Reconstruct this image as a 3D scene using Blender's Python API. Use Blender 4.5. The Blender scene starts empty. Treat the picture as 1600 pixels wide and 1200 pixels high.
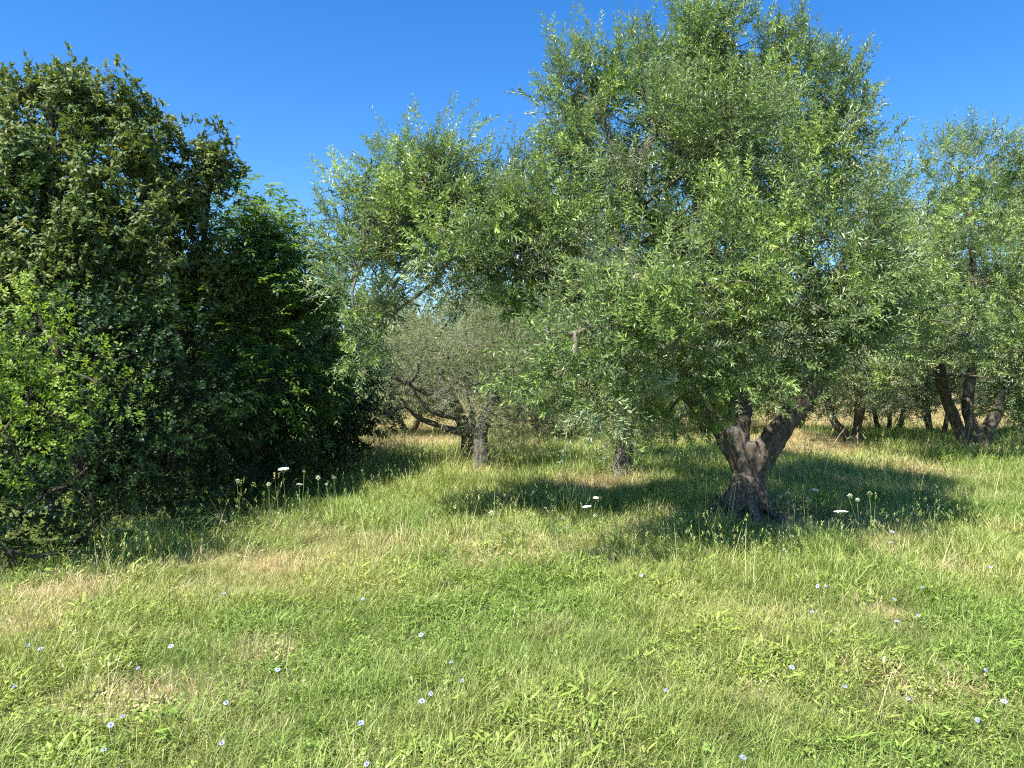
import bpy, math, random
import numpy as np
from mathutils import Vector, noise as mnoise

# ------------------------------------------------------------------ camera, sky, sun, exposure
scene = bpy.context.scene
COL = scene.collection
F = 1209.0                       # focal length in pixels of the 1600 px wide photograph
EYE = 1.6
cam_data = bpy.data.cameras.new('camera')
cam_data.sensor_width = 36.0
cam_data.lens = 36.0 * F / 1600.0
cam_data.clip_end = 2000.0
cam = bpy.data.objects.new('camera', cam_data)
cam.location = (0, 0, EYE)
cam.rotation_euler = (math.radians(90), 0, 0)
COL.objects.link(cam)
scene.camera = cam

SUN_EL = math.radians(56)
SUN_AZ = math.atan2(-0.70, -0.71)        # compass angle from +Y towards +X
to_sun = Vector((math.sin(SUN_AZ) * math.cos(SUN_EL), math.cos(SUN_AZ) * math.cos(SUN_EL), math.sin(SUN_EL)))
world = bpy.data.worlds.new('World')
scene.world = world
world.use_nodes = True
wn = world.node_tree
bg = wn.nodes['Background']
sky = wn.nodes.new('ShaderNodeTexSky')
sky.sky_type = 'NISHITA'
sky.sun_disc = False
sky.sun_elevation = SUN_EL
sky.sun_rotation = SUN_AZ
sky.altitude = 300
sky.air_density = 1.0
sky.dust_density = 0.25
sky.ozone_density = 3.5
hs = wn.nodes.new('ShaderNodeHueSaturation')
hs.inputs['Saturation'].default_value = 1.34
hs.inputs['Hue'].default_value = 0.506
wn.links.new(sky.outputs[0], hs.inputs['Color'])
wn.links.new(hs.outputs[0], bg.inputs['Color'])
bg.inputs['Strength'].default_value = 0.10
sun_data = bpy.data.lights.new('sun', 'SUN')
sun_data.energy = 5.0
sun_data.angle = math.radians(0.53)
sun_data.color = (1.0, 0.955, 0.87)
sun = bpy.data.objects.new('sun', sun_data)
sun.rotation_euler = to_sun.to_track_quat('Z', 'Y').to_euler()
sun.location = (-20, -15, 30)
COL.objects.link(sun)
vs = scene.view_settings
vs.view_transform = 'Standard'
vs.look = 'None'
vs.exposure = 1.3
vs.gamma = 1.0
vs.use_curve_mapping = False
scene.cycles.max_bounces = 5
scene.cycles.diffuse_bounces = 3
scene.cycles.transmission_bounces = 3
scene.cycles.glossy_bounces = 2
scene.cycles.use_denoising = False
scene.cycles.use_adaptive_sampling = True
scene.cycles.adaptive_threshold = 0.02
scene.cycles.filter_width = 1.15

rng = np.random.default_rng(11)
random.seed(5)

# ------------------------------------------------------------------ helpers
def smooth(a, b, x):
    t = np.clip((x - a) / (b - a), 0, 1)
    return t * t * (3 - 2 * t)

def hash3(i, j, k):
    h = (i * 374761393 + j * 668265263 + k * 2147483647) & 0xffffffff
    h = ((h ^ (h >> 13)) * 1274126177) & 0xffffffff
    return ((h ^ (h >> 16)) & 0xffff) / 65535.0

def vnoise(p):
    p = np.asarray(p, float)
    i = np.floor(p).astype(np.int64); f = p - i
    f = f * f * (3 - 2 * f)
    out = 0
    for a in (0, 1):
        for b in (0, 1):
            for c in (0, 1):
                w = (f[..., 0] if a else 1 - f[..., 0]) * (f[..., 1] if b else 1 - f[..., 1]) * (f[..., 2] if c else 1 - f[..., 2])
                out = out + w * hash3(i[..., 0] + a, i[..., 1] + b, i[..., 2] + c)
    return out

def fbm2(x, y, s, seed=0.0):
    p = np.stack([np.asarray(x) * s + seed, np.asarray(y) * s + 3.1 * seed, np.full(np.shape(x), seed * 1.7 + .5)], -1)
    return vnoise(p) * .6 + vnoise(p * 2.3 + 7) * .28 + vnoise(p * 5.1 + 13) * .12

def ground_z(x, y):
    x = np.asarray(x, float); y = np.asarray(y, float)
    yy = np.clip(y, -20, 60)
    z = 0.03 * np.where(yy < 13, yy, 13 + 2.0 * (1 - np.exp(-(yy - 13) / 2.0)))
    z = np.where(y < 0, 0.03 * yy, z)
    z = z + (fbm2(x, y, .55, 3) - .5) * .12 * smooth(1.5, 4, y) + (fbm2(x, y, .12, 8) - .5) * .2 * smooth(8, 20, y)
    bank = smooth(18.5, 21.5, y + .5 * np.sin(x * .4)) * (0.62 + .2 * np.sin(x * .23 + 1))
    z = z + bank
    z = z + .30 * np.exp(-(((x - 5.25) / .95) ** 2 + ((y - 14.2) / .7) ** 2))      # dry spoil mound behind the big olive
    z = z + .10 * np.exp(-(((x - 2.42) / .7) ** 2 + ((y - 8.0) / .7) ** 2))        # root mound
    return z

def W(px, py, d):
    """photo pixel at a chosen distance -> point in the place"""
    return np.array([(px - 800) / F * d, d, EYE + (600 - py) / F * d])

def on_ground(px, py, h=0.0):
    d = (EYE - h) / (0.03 + (py - 600) / F)
    for _ in range(12):
        x = (px - 800) / F * d
        d = d * .5 + .5 * (EYE - h - float(ground_z(x, d))) / max((py - 600) / F, 1e-3)
    x = (px - 800) / F * d
    return np.array([x, d, float(ground_z(x, d))])

def make_mesh(name, co, tris, attrs=None, smooth_shade=False):
    co = np.ascontiguousarray(co, np.float32); tris = np.ascontiguousarray(tris, np.int32)
    me = bpy.data.meshes.new(name)
    me.vertices.add(len(co)); me.vertices.foreach_set('co', co.ravel())
    me.loops.add(tris.size); me.loops.foreach_set('vertex_index', tris.ravel())
    me.polygons.add(len(tris)); me.polygons.foreach_set('loop_start', np.arange(0, tris.size, 3, dtype=np.int32))
    me.polygons.foreach_set('use_smooth', np.full(len(tris), smooth_shade))
    for k, v in (attrs or {}).items():
        a = me.attributes.new(k, 'FLOAT', 'POINT'); a.data.foreach_set('value', np.ascontiguousarray(v, np.float32))
    me.update(calc_edges=True)
    me.validate()
    return me

class MB:
    """collects triangles"""
    def __init__(s): s.co = []; s.tr = []; s.tint = []; s.n = 0
    def add(s, co, tr, tint=None):
        co = np.asarray(co, float).reshape(-1, 3); tr = np.asarray(tr, int).reshape(-1, 3)
        s.co.append(co); s.tr.append(tr + s.n); s.n += len(co)
        s.tint.append(np.full(len(co), .5) if tint is None else np.broadcast_to(tint, (len(co),)))
    def mesh(s, name, smooth_shade=False):
        return make_mesh(name, np.concatenate(s.co), np.concatenate(s.tr), {'tint': np.concatenate(s.tint)}, smooth_shade)

def obj(name, me, mat, parent=None, kind=None):
    o = bpy.data.objects.new(name, me)
    if mat: me.materials.clear(); me.materials.append(mat)
    COL.objects.link(o)
    if parent:
        o.parent = parent
        o.matrix_parent_inverse = parent.matrix_basis.inverted()
    if kind: o['kind'] = kind
    return o

def thing(name, loc, label, cat, group=None):
    o = bpy.data.objects.new(name, None)
    o.empty_display_size = .2
    o.location = [float(v) for v in loc]
    COL.objects.link(o)
    o['label'] = label; o['category'] = cat
    if group: o['group'] = group
    return o

def norm(v):
    return v / np.maximum(np.linalg.norm(v, axis=-1, keepdims=True), 1e-9)

def tube(mb, pts, rad, sides=6, tint=.5, cap=True):
    pts = np.asarray(pts, float); n = len(pts)
    rad = np.broadcast_to(rad, (n,)) if np.ndim(rad) == 0 else np.asarray(rad)
    t = norm(np.gradient(pts, axis=0))
    ref = np.array([0.31, .95, .05]) if abs(t[:, 1]).mean() < .8 else np.array([1., 0, 0])
    u = norm(np.cross(t, ref)); v = np.cross(t, u)
    a = np.arange(sides) * 2 * np.pi / sides
    ring = (np.cos(a)[None, :, None] * u[:, None] + np.sin(a)[None, :, None] * v[:, None]) * rad[:, None, None] + pts[:, None]
    co = ring.reshape(-1, 3)
    i = np.arange(n - 1)[:, None] * sides; j = np.arange(sides)[None]; j2 = (j + 1) % sides
    q = np.stack([i + j, i + j2, i + sides + j2, i + j, i + sides + j2, i + sides + j], -1).reshape(-1, 3)
    if cap:
        co = np.concatenate([co, pts[:1], pts[-1:]])
        c0, c1 = n * sides, n * sides + 1; e = (n - 1) * sides
        jj = np.arange(sides); k = (jj + 1) % sides
        q = np.concatenate([q, np.stack([np.full(sides, c0), k, jj], -1), np.stack([np.full(sides, c1), e + jj, e + k], -1)])
    mb.add(co, q, tint)

def spline(ctrl, n):
    """Catmull-Rom through control rows (any number of columns)"""
    c = np.asarray(ctrl, float)
    c = np.concatenate([2 * c[:1] - c[1:2], c, 2 * c[-1:] - c[-2:-1]])
    m = len(c) - 3
    t = np.linspace(0, m - 1e-6, n); i = t.astype(int); f = (t - i)[:, None]
    p0, p1, p2, p3 = c[i], c[i + 1], c[i + 2], c[i + 3]
    return .5 * (2 * p1 + (p2 - p0) * f + (2 * p0 - 5 * p1 + 4 * p2 - p3) * f ** 2 + (3 * p1 - p0 - 3 * p2 + p3) * f ** 3)

def leaves(mb, pos, axis, nrm, ln, wd, tint, shape='olive', curl=.12):
    """vectorised single leaves; each is a folded blade"""
    N = len(pos)
    axis = norm(axis); side = norm(np.cross(axis, nrm)); nn = np.cross(side, axis)
    L = ln[:, None]; Wd = wd[:, None]
    if shape == 'olive':
        base = pos; tip = pos + axis * L - nn * L * curl
        mid = pos + axis * L * .5
        l = mid - side * Wd * .5 + nn * Wd * .18; r = mid + side * Wd * .5 + nn * Wd * .18
        co = np.stack([base, r, tip, l], 1).reshape(-1, 3)
        k = np.arange(N)[:, None] * 4
        tr = np.concatenate([k + [0, 1, 2], k + [0, 2, 3]], 1).reshape(-1, 3)
        mb.add(co, tr, np.repeat(tint, 4))
    else:
        base = pos; tip = pos + axis * L - nn * L * curl * 1.6
        a = pos + axis * L * .33; b = pos + axis * L * .70 - nn * L * curl * .7
        w1, w2 = (.5, .36) if shape == 'oval' else (.42, .46)
        l1 = a - side * Wd * w1 + nn * Wd * .16; r1 = a + side * Wd * w1 + nn * Wd * .16
        l2 = b - side * Wd * w2 + nn * Wd * .14; r2 = b + side * Wd * w2 + nn * Wd * .14
        co = np.stack([base, r1, r2, tip, l2, l1], 1).reshape(-1, 3)
        k = np.arange(N)[:, None] * 6
        tr = np.concatenate([k + [0, 1, 5], k + [1, 2, 4], k + [1, 4, 5], k + [2, 3, 4]], 1).reshape(-1, 3)
        mb.add(co, tr, np.repeat(tint, 6))

def rand_unit(n, r):
    return norm(r.normal(size=(n, 3)))

def shoots(mb, stem_mb, base, d, length, pairs, leaf_len, leaf_w, tint, r, droop=.15, spread=55, shape='olive', stem_r=.0018):
    """leafy shoots: a curved stem with opposite pairs of leaves"""
    N = len(base)
    d = norm(d)
    ref = rand_unit(N, r); u = norm(np.cross(d, ref)); v = np.cross(d, u)
    bend = rand_unit(N, r) * .12
    P = []; A = []; Nn = []; LL = []; WW = []; TT = []
    for k in range(pairs):
        t = (k + .6) / pairs
        off = d * t + (bend + np.array([0, 0, -droop])) * t * t
        tan = norm(d + 2 * t * (bend + np.array([0, 0, -droop])))
        p = base + off * length[:, None]
        ph = (k % 2) * np.pi / 2 + r.normal(0, .35, N)
        for s in (0, np.pi):
            a = np.radians(np.clip(r.normal(spread, 13, N) * (1.1 - .45 * t), 8, 100))
            perp = np.cos(ph + s)[:, None] * u + np.sin(ph + s)[:, None] * v
            ax = tan * np.cos(a)[:, None] + perp * np.sin(a)[:, None]
            ax[:, 2] -= .10
            nr = tan * np.sin(a)[:, None] - perp * np.cos(a)[:, None] + rand_unit(N, r) * .35
            keep = r.random(N) < .93
            sz = (1.0 - .45 * max(0, t - .65) / .35) * (.75 + .25 * min(1, t * 4)) * r.normal(1, .15, N)
            P.append(p[keep]); A.append(ax[keep]); Nn.append(nr[keep])
            LL.append((leaf_len * sz)[keep]); WW.append((leaf_w * sz * r.normal(1, .12, N))[keep])
            TT.append(np.clip(tint + .16 * (t - .4) + r.normal(0, .11, N), 0, 1)[keep])
    leaves(mb, np.concatenate(P), np.concatenate(A), np.concatenate(Nn), np.concatenate(LL), np.concatenate(WW), np.concatenate(TT), shape)
    if stem_mb is not None:
        tipp = base + (d + bend + np.array([0, 0, -droop])) * length[:, None] * .97
        sticks(stem_mb, base, tipp, stem_r)

def sticks(mb, A, B, rad):
    N = len(A); d = norm(B - A)
    ref = np.where(np.abs(d[:, 2:3]) < .9, np.array([[0, 0, 1.0]]), np.array([[1.0, 0, 0]]))
    u = norm(np.cross(d, ref)) * rad; v = norm(np.cross(d, u)) * rad
    tri = [(1, 0), (-.5, .87), (-.5, -.87)]
    co = np.stack([A + u * a + v * b for a, b in tri] + [B + (u * a + v * b) * .5 for a, b in tri], 1).reshape(-1, 3)
    tr = []
    for j in range(3):
        k = (j + 1) % 3; tr += [[j, k, 3 + k], [j, 3 + k, 3 + j]]
    mb.add(co, (np.arange(N)[:, None, None] * 6 + np.array(tr)[None]).reshape(-1, 3), .5)

# ------------------------------------------------------------------ materials
def new_mat(name):
    m = bpy.data.materials.new(name); m.use_nodes = True
    nt = m.node_tree
    for n in list(nt.nodes): nt.nodes.remove(n)
    out = nt.nodes.new('ShaderNodeOutputMaterial')
    return m, nt, out

def ramp(nt, stops, fac):
    r = nt.nodes.new('ShaderNodeValToRGB')
    e = r.color_ramp.elements
    while len(e) < len(stops): e.new(.5)
    for el, (p, c) in zip(e, stops): el.position = p; el.color = (*c, 1)
    nt.links.new(fac, r.inputs[0])
    return r.outputs[0]

def leaf_mat(name, stops, under, transl, rough=.45, spec=.35, tmul=(1.15, 1.25, .45), tfac=.32):
    m, nt, out = new_mat(name)
    at = nt.nodes.new('ShaderNodeAttribute'); at.attribute_name = 'tint'
    top = ramp(nt, stops, at.outputs['Fac'])
    geo = nt.nodes.new('ShaderNodeNewGeometry')
    mix = nt.nodes.new('ShaderNodeMix'); mix.data_type = 'RGBA'
    mul = nt.nodes.new('ShaderNodeMath'); mul.operation = 'MULTIPLY'; mul.inputs[1].default_value = under[1]
    nt.links.new(geo.outputs['Backfacing'], mul.inputs[0])
    nt.links.new(mul.outputs[0], mix.inputs[0]); nt.links.new(top, mix.inputs[6])
    mix.inputs[7].default_value = (*under[0], 1)
    p = nt.nodes.new('ShaderNodeBsdfPrincipled')
    p.inputs['Roughness'].default_value = rough
    p.inputs['Specular IOR Level'].default_value = spec
    nt.links.new(mix.outputs[2], p.inputs['Base Color'])
    tr = nt.nodes.new('ShaderNodeBsdfTranslucent')
    mc = nt.nodes.new('ShaderNodeMix'); mc.data_type = 'RGBA'; mc.blend_type = 'MULTIPLY'; mc.inputs[0].default_value = 1
    nt.links.new(top, mc.inputs[6]); mc.inputs[7].default_value = (*[t * transl for t in tmul], 1)
    nt.links.new(mc.outputs[2], tr.inputs[0])
    ms = nt.nodes.new('ShaderNodeMixShader'); ms.inputs[0].default_value = tfac
    nt.links.new(p.outputs[0], ms.inputs[1]); nt.links.new(tr.outputs[0], ms.inputs[2])
    nt.links.new(ms.outputs[0], out.inputs[0])
    return m

M = {}
M['olive'] = leaf_mat('olive_leaf', [(0, (.030, .062, .022)), (.35, (.110, .175, .050)), (.65, (.225, .310, .082)), (1, (.43, .52, .15))], ((.33, .39, .235), .7), 1.35, rough=.40, spec=.42, tfac=.22)
M['olive_silver'] = leaf_mat('silver_olive_leaf', [(0, (.12, .145, .08)), (.5, (.24, .27, .155)), (1, (.38, .41, .25))], ((.42, .45, .33), .75), 1.2)
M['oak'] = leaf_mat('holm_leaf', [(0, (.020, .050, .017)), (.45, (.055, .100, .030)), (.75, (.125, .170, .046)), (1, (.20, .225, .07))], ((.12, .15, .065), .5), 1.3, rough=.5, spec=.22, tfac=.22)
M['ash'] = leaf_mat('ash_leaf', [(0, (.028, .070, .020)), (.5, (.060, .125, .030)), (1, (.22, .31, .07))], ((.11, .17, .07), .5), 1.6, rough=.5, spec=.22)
M['shaded_hedge'] = leaf_mat('shade_darkened_leaf', [(0, (.010, .030, .010)), (.5, (.026, .062, .018)), (1, (.085, .13, .035))], ((.05, .085, .035), .5), 1.2, rough=.45, spec=.25, tfac=.18)  # leaf colours darkened to stand in for the deep shade low in the hedge
M['bramble'] = leaf_mat('hedge_leaf', [(0, (.030, .075, .018)), (.5, (.085, .155, .030)), (1, (.27, .36, .06))], ((.11, .17, .07), .5), 1.7, rough=.5, spec=.22)
M['far'] = leaf_mat('far_leaf', [(0, (.075, .11, .045)), (.5, (.15, .20, .08)), (1, (.24, .30, .12))], ((.26, .3, .19), .6), 1.2)

def bark_mat(name, dark, mid, light, scale=1.0, moss=None):
    m, nt, out = new_mat(name)
    tc = nt.nodes.new('ShaderNodeNewGeometry')
    mp = nt.nodes.new('ShaderNodeMapping'); mp.inputs['Scale'].default_value = (9 * scale, 9 * scale, 3 * scale)
    nt.links.new(tc.outputs['Position'], mp.inputs[0])
    n1 = nt.nodes.new('ShaderNodeTexNoise'); n1.inputs['Scale'].default_value = 2.2; n1.inputs['Detail'].default_value = 8; n1.inputs['Roughness'].default_value = .7
    nt.links.new(mp.outputs[0], n1.inputs['Vector'])
    vo = nt.nodes.new('ShaderNodeTexVoronoi'); vo.feature = 'DISTANCE_TO_EDGE'; vo.inputs['Scale'].default_value = 3.4
    add = nt.nodes.new('ShaderNodeVectorMath'); add.operation = 'ADD'
    n3 = nt.nodes.new('ShaderNodeTexNoise'); n3.inputs['Scale'].default_value = 3; nt.links.new(mp.outputs[0], n3.inputs['Vector'])
    nt.links.new(mp.outputs[0], add.inputs[0]); nt.links.new(n3.outputs['Color'], add.inputs[1]); nt.links.new(add.outputs[0], vo.inputs['Vector'])
    c = ramp(nt, [(.3, dark), (.5, mid), (.72, light)], n1.outputs['Fac'])
    crack = ramp(nt, [(0, (.35, .32, .3)), (.12, (1, 1, 1))], vo.outputs['Distance'])
    mx = nt.nodes.new('ShaderNodeMix'); mx.data_type = 'RGBA'; mx.blend_type = 'MULTIPLY'; mx.inputs[0].default_value = .8
    nt.links.new(c, mx.inputs[6]); nt.links.new(crack, mx.inputs[7])
    col = mx.outputs[2]
    n2 = nt.nodes.new('ShaderNodeTexNoise'); n2.inputs['Scale'].default_value = 4; n2.inputs['Detail'].default_value = 4
    nt.links.new(tc.outputs['Position'], n2.inputs['Vector'])
    lich = ramp(nt, [(.55, (0, 0, 0)), (.68, (1, 1, 1))], n2.outputs['Fac'])
    mx2 = nt.nodes.new('ShaderNodeMix'); mx2.data_type = 'RGBA'
    ml = nt.nodes.new('ShaderNodeMath'); ml.operation = 'MULTIPLY'; ml.inputs[1].default_value = .5
    nt.links.new(lich, ml.inputs[0]); nt.links.new(ml.outputs[0], mx2.inputs[0])
    nt.links.new(col, mx2.inputs[6]); mx2.inputs[7].default_value = (*(moss or (.24, .23, .2)), 1)
    p = nt.nodes.new('ShaderNodeBsdfPrincipled'); p.inputs['Roughness'].default_value = .95; p.inputs['Specular IOR Level'].default_value = .1
    nt.links.new(mx2.outputs[2], p.inputs['Base Color'])
    bp = nt.nodes.new('ShaderNodeBump'); bp.inputs['Strength'].default_value = .9; bp.inputs['Distance'].default_value = .02
    nt.links.new(n1.outputs['Fac'], bp.inputs['Height']); nt.links.new(bp.outputs[0], p.inputs['Normal'])
    nt.links.new(p.outputs[0], out.inputs[0])
    return m
M['bark'] = bark_mat('olive_bark', (.045, .036, .028), (.115, .095, .075), (.21, .185, .155))
M['bark_grey'] = bark_mat('grey_bark', (.06, .055, .048), (.16, .15, .13), (.34, .32, .28), 1.2, (.36, .35, .31))
M['twig'] = bark_mat('twig_bark', (.09, .075, .055), (.19, .165, .125), (.32, .29, .23), 3)
M['hedge_bark'] = bark_mat('hedge_bark', (.03, .026, .02), (.07, .06, .045), (.13, .115, .09), 1.5)

def ground_mat():
    m, nt, out = new_mat('meadow_soil')
    g = nt.nodes.new('ShaderNodeNewGeometry')
    n = nt.nodes.new('ShaderNodeTexNoise'); n.inputs['Scale'].default_value = 7; n.inputs['Detail'].default_value = 9; n.inputs['Roughness'].default_value = .72
    nt.links.new(g.outputs['Position'], n.inputs['Vector'])
    a = nt.nodes.new('ShaderNodeAttribute'); a.attribute_name = 'dry'
    green = ramp(nt, [(.3, (.035, .05, .014)), (.52, (.075, .105, .026)), (.7, (.14, .135, .055))], n.outputs['Fac'])
    dry = ramp(nt, [(.3, (.10, .085, .035)), (.5, (.24, .19, .09)), (.7, (.40, .32, .17))], n.outputs['Fac'])
    mx = nt.nodes.new('ShaderNodeMix'); mx.data_type = 'RGBA'
    nt.links.new(a.outputs['Fac'], mx.inputs[0]); nt.links.new(green, mx.inputs[6]); nt.links.new(dry, mx.inputs[7])
    p = nt.nodes.new('ShaderNodeBsdfPrincipled'); p.inputs['Roughness'].default_value = 1; p.inputs['Specular IOR Level'].default_value = .05
    nt.links.new(mx.outputs[2], p.inputs['Base Color'])
    b = nt.nodes.new('ShaderNodeBump'); b.inputs['Strength'].default_value = 1; b.inputs['Distance'].default_value = .04
    nt.links.new(n.outputs['Fac'], b.inputs['Height']); nt.links.new(b.outputs[0], p.inputs['Normal'])
    nt.links.new(p.outputs[0], out.inputs[0])
    return m
M['ground'] = ground_mat()

def grass_mat(name, kind):
    """colour from the instance's own dryness, a large patchiness and the blade's own tint"""
    m, nt, out = new_mat(name)
    at = nt.nodes.new('ShaderNodeAttribute'); at.attribute_name = 'tint'
    dr = nt.nodes.new('ShaderNodeAttribute'); dr.attribute_name = 'dry'; dr.attribute_type = 'INSTANCER'
    hu = nt.nodes.new('ShaderNodeAttribute'); hu.attribute_name = 'hue'; hu.attribute_type = 'INSTANCER'
    if kind == 'grass':
        a = ramp(nt, [(0, (.085, .145, .026)), (.5, (.215, .305, .060)), (1, (.33, .41, .12))], at.outputs['Fac'])
        b = ramp(nt, [(0, (.130, .165, .035)), (.5, (.330, .365, .095)), (1, (.50, .50, .20))], at.outputs['Fac'])
    else:
        a = ramp(nt, [(0, (.060, .120, .022)), (.5, (.175, .275, .050)), (1, (.28, .40, .08))], at.outputs['Fac'])
        b = ramp(nt, [(0, (.110, .155, .028)), (.5, (.290, .355, .066)), (1, (.44, .48, .12))], at.outputs['Fac'])
    c = ramp(nt, [(0, (.36, .27, .14)), (.5, (.55, .44, .24)), (1, (.70, .60, .37))], at.outputs['Fac'])
    m1 = nt.nodes.new('ShaderNodeMix'); m1.data_type = 'RGBA'
    nt.links.new(hu.outputs['Fac'], m1.inputs[0]); nt.links.new(a, m1.inputs[6]); nt.links.new(b, m1.inputs[7])
    # each blade dries at its own moment
    th = nt.nodes.new('ShaderNodeAttribute'); th.attribute_name = 'own'
    sub = nt.nodes.new('ShaderNodeMath'); sub.operation = 'SUBTRACT'
    nt.links.new(dr.outputs['Fac'], sub.inputs[0]); nt.links.new(th.outputs['Fac'], sub.inputs[1])
    mm = nt.nodes.new('ShaderNodeMapRange'); mm.inputs['From Min'].default_value = -.08; mm.inputs['From Max'].default_value = .12
    nt.links.new(sub.outputs[0], mm.inputs[0])
    m2 = nt.nodes.new('ShaderNodeMix'); m2.data_type = 'RGBA'
    nt.links.new(mm.outputs[0], m2.inputs[0]); nt.links.new(m1.outputs[2], m2.inputs[6]); nt.links.new(c, m2.inputs[7])
    p = nt.nodes.new('ShaderNodeBsdfPrincipled'); p.inputs['Roughness'].default_value = .5; p.inputs['Specular IOR Level'].default_value = .3
    nt.links.new(m2.outputs[2], p.inputs['Base Color'])
    tr = nt.nodes.new('ShaderNodeBsdfTranslucent')
    mc = nt.nodes.new('ShaderNodeMix'); mc.data_type = 'RGBA'; mc.blend_type = 'MULTIPLY'; mc.inputs[0].default_value = 1
    nt.links.new(m2.outputs[2], mc.inputs[6]); mc.inputs[7].default_value = (1.35, 1.4, .75, 1)
    nt.links.new(mc.outputs[2], tr.inputs[0])
    ms = nt.nodes.new('ShaderNodeMixShader'); ms.inputs[0].default_value = .26
    nt.links.new(p.outputs[0], ms.inputs[1]); nt.links.new(tr.outputs[0], ms.inputs[2])
    nt.links.new(ms.outputs[0], out.inputs[0])
    return m
M['grass'] = grass_mat('grass_blade', 'grass')
M['weed'] = grass_mat('weed_leaf', 'weed')

def plain(name, c, rough=.6, tfac=0.0, var=.15):
    m, nt, out = new_mat(name)
    g = nt.nodes.new('ShaderNodeNewGeometry')
    n = nt.nodes.new('ShaderNodeTexNoise'); n.inputs['Scale'].default_value = 60
    nt.links.new(g.outputs['Position'], n.inputs['Vector'])
    col = ramp(nt, [(.3, tuple(v * (1 - var) for v in c)), (.7, tuple(min(1, v * (1 + var)) for v in c))], n.outputs['Fac'])
    p = nt.nodes.new('ShaderNodeBsdfPrincipled'); p.inputs['Roughness'].default_value = rough; p.inputs['Specular IOR Level'].default_value = .2
    nt.links.new(col, p.inputs['Base Color'])
    if tfac:
        t = nt.nodes.new('ShaderNodeBsdfTranslucent'); nt.links.new(col, t.inputs[0])
        s = nt.nodes.new('ShaderNodeMixShader'); s.inputs[0].default_value = tfac
        nt.links.new(p.outputs[0], s.inputs[1]); nt.links.new(t.outputs[0], s.inputs[2]); nt.links.new(s.outputs[0], out.inputs[0])
    else:
        nt.links.new(p.outputs[0], out.inputs[0])
    return m
M['petal'] = plain('chicory_petal', (.42, .47, .80), .6, .25)
M['umbel'] = plain('umbel_white', (.82, .82, .76), .7, .15, .08)
M['bud'] = plain('umbel_bud', (.50, .55, .36), .7, .1)
M['stem'] = plain('green_stem', (.15, .20, .07), .6, .1)
M['pale_leaf'] = plain('pale_green_leaf', (.20, .30, .075), .5, .3, .3)
M['dry_stem'] = plain('dry_stem', (.42, .33, .19), .8)

# ------------------------------------------------------------------ ground
def dryness(x, y):
    """how parched the sward is: hand placed patches plus general mottling"""
    x = np.asarray(x, float); y = np.asarray(y, float)
    d = smooth(.52, .78, fbm2(x, y, .75, 21)) * .5 + smooth(.62, .8, fbm2(x, y, 2.6, 5)) * .22 + .05
    spots = [(20, 985, 1.0, .28, .22), (75, 930, .6, .3, .25), (210, 1085, .7, .3, .16), (150, 1125, .65, .22, .12), (430, 880, .9, .30, .32), (290, 885, .75, .35, .2),
             (370, 868, .7, .3, .2), (480, 835, .65, .4, .3), (345, 830, .5, .3, .2), (1385, 955, .85, .13, .28), (1475, 890, .85, .25, .2), (1360, 855, .9, .28, .35),
             (1255, 826, 1.3, .62, .34), (1150, 822, .9, .5, .2), (1345, 815, .7, .35, .25), (1000, 822, .75, .35, .3), (975, 850, .6, .2, .2), (700, 812, .75, .3, .3),
             (640, 850, .4, .5, .3), (850, 985, .35, .25, .15), (1360, 1050, .5, .2, .3), (1500, 1080, .5, .3, .2), (1200, 1080, .35, .2, .2), (960, 758, .9, .6, .5), (900, 765, .7, .6, .5),
             (750, 745, .8, .4, .4), (1265, 708, 1.3, .85, .8), (1470, 745, .8, .5, .7), (1390, 738, .5, .9, .6), (1100, 690, .9, 1.0, 1.2), (650, 690, 1.1, 1.6, 1.6), (590, 700, .8, .8, 1.0), (1580, 832, .5, .3, .3)]
    for px, py, a, rx, ry in spots:
        dd = EYE / (0.03 + (py - 600) / F)
        cx = (px - 800) / F * dd
        d = d + .9 * a * np.exp(-(((x - cx) / rx) ** 2 + ((y - dd) / ry) ** 2)) * (.55 + .75 * fbm2(x, y, 4.5, 17))
    d = d * (1 - .65 * np.exp(-(((x + .7) / 1.3) ** 2 + ((y - 7.7) / 1.3) ** 2)))
    d = d + .95 * smooth(17.6, 19.2, y + .8 * (fbm2(x, y, .6, 2) - .5)) * (.5 + .7 * fbm2(x, y, .8, 31))
    d = d + 1.0 * np.exp(-(((x - 5.25) / .9) ** 2 + ((y - 14.0) / .75) ** 2))
    return np.clip(d, 0, 1)

def build_ground():
    def axis(lo, hi, dense_lo, dense_hi, step):
        a = np.arange(dense_lo, dense_hi, step)
        left = dense_lo - np.cumsum(step * 1.25 ** np.arange(1, 60)); left = left[left > lo]
        right = a[-1] + np.cumsum(step * 1.25 ** np.arange(1, 60)); right = right[right < hi]
        return np.concatenate([[lo], left[::-1], a, right, [hi]])
    xs = axis(-600, 600, -8, 14, .11); ys = axis(-60, 900, .5, 24, .11)
    X, Y = np.meshgrid(xs, ys)
    Z = ground_z(X, Y)
    far = smooth(30, 80, Y)
    Z = Z * (1 - far) + far * 1.15
    co = np.stack([X, Y, Z], -1).reshape(-1, 3)
    nx, ny = len(xs), len(ys)
    i = (np.arange(ny - 1)[:, None] * nx + np.arange(nx - 1)[None]).ravel()
    tr = np.concatenate([np.stack([i, i + 1, i + nx + 1], -1), np.stack([i, i + nx + 1, i + nx], -1)])
    me = make_mesh('ground', co, tr, {'dry': np.clip(dryness(co[:, 0], co[:, 1]), 0, 1)}, True)
    obj('ground', me, M['ground'], kind='structure')
build_ground()

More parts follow.
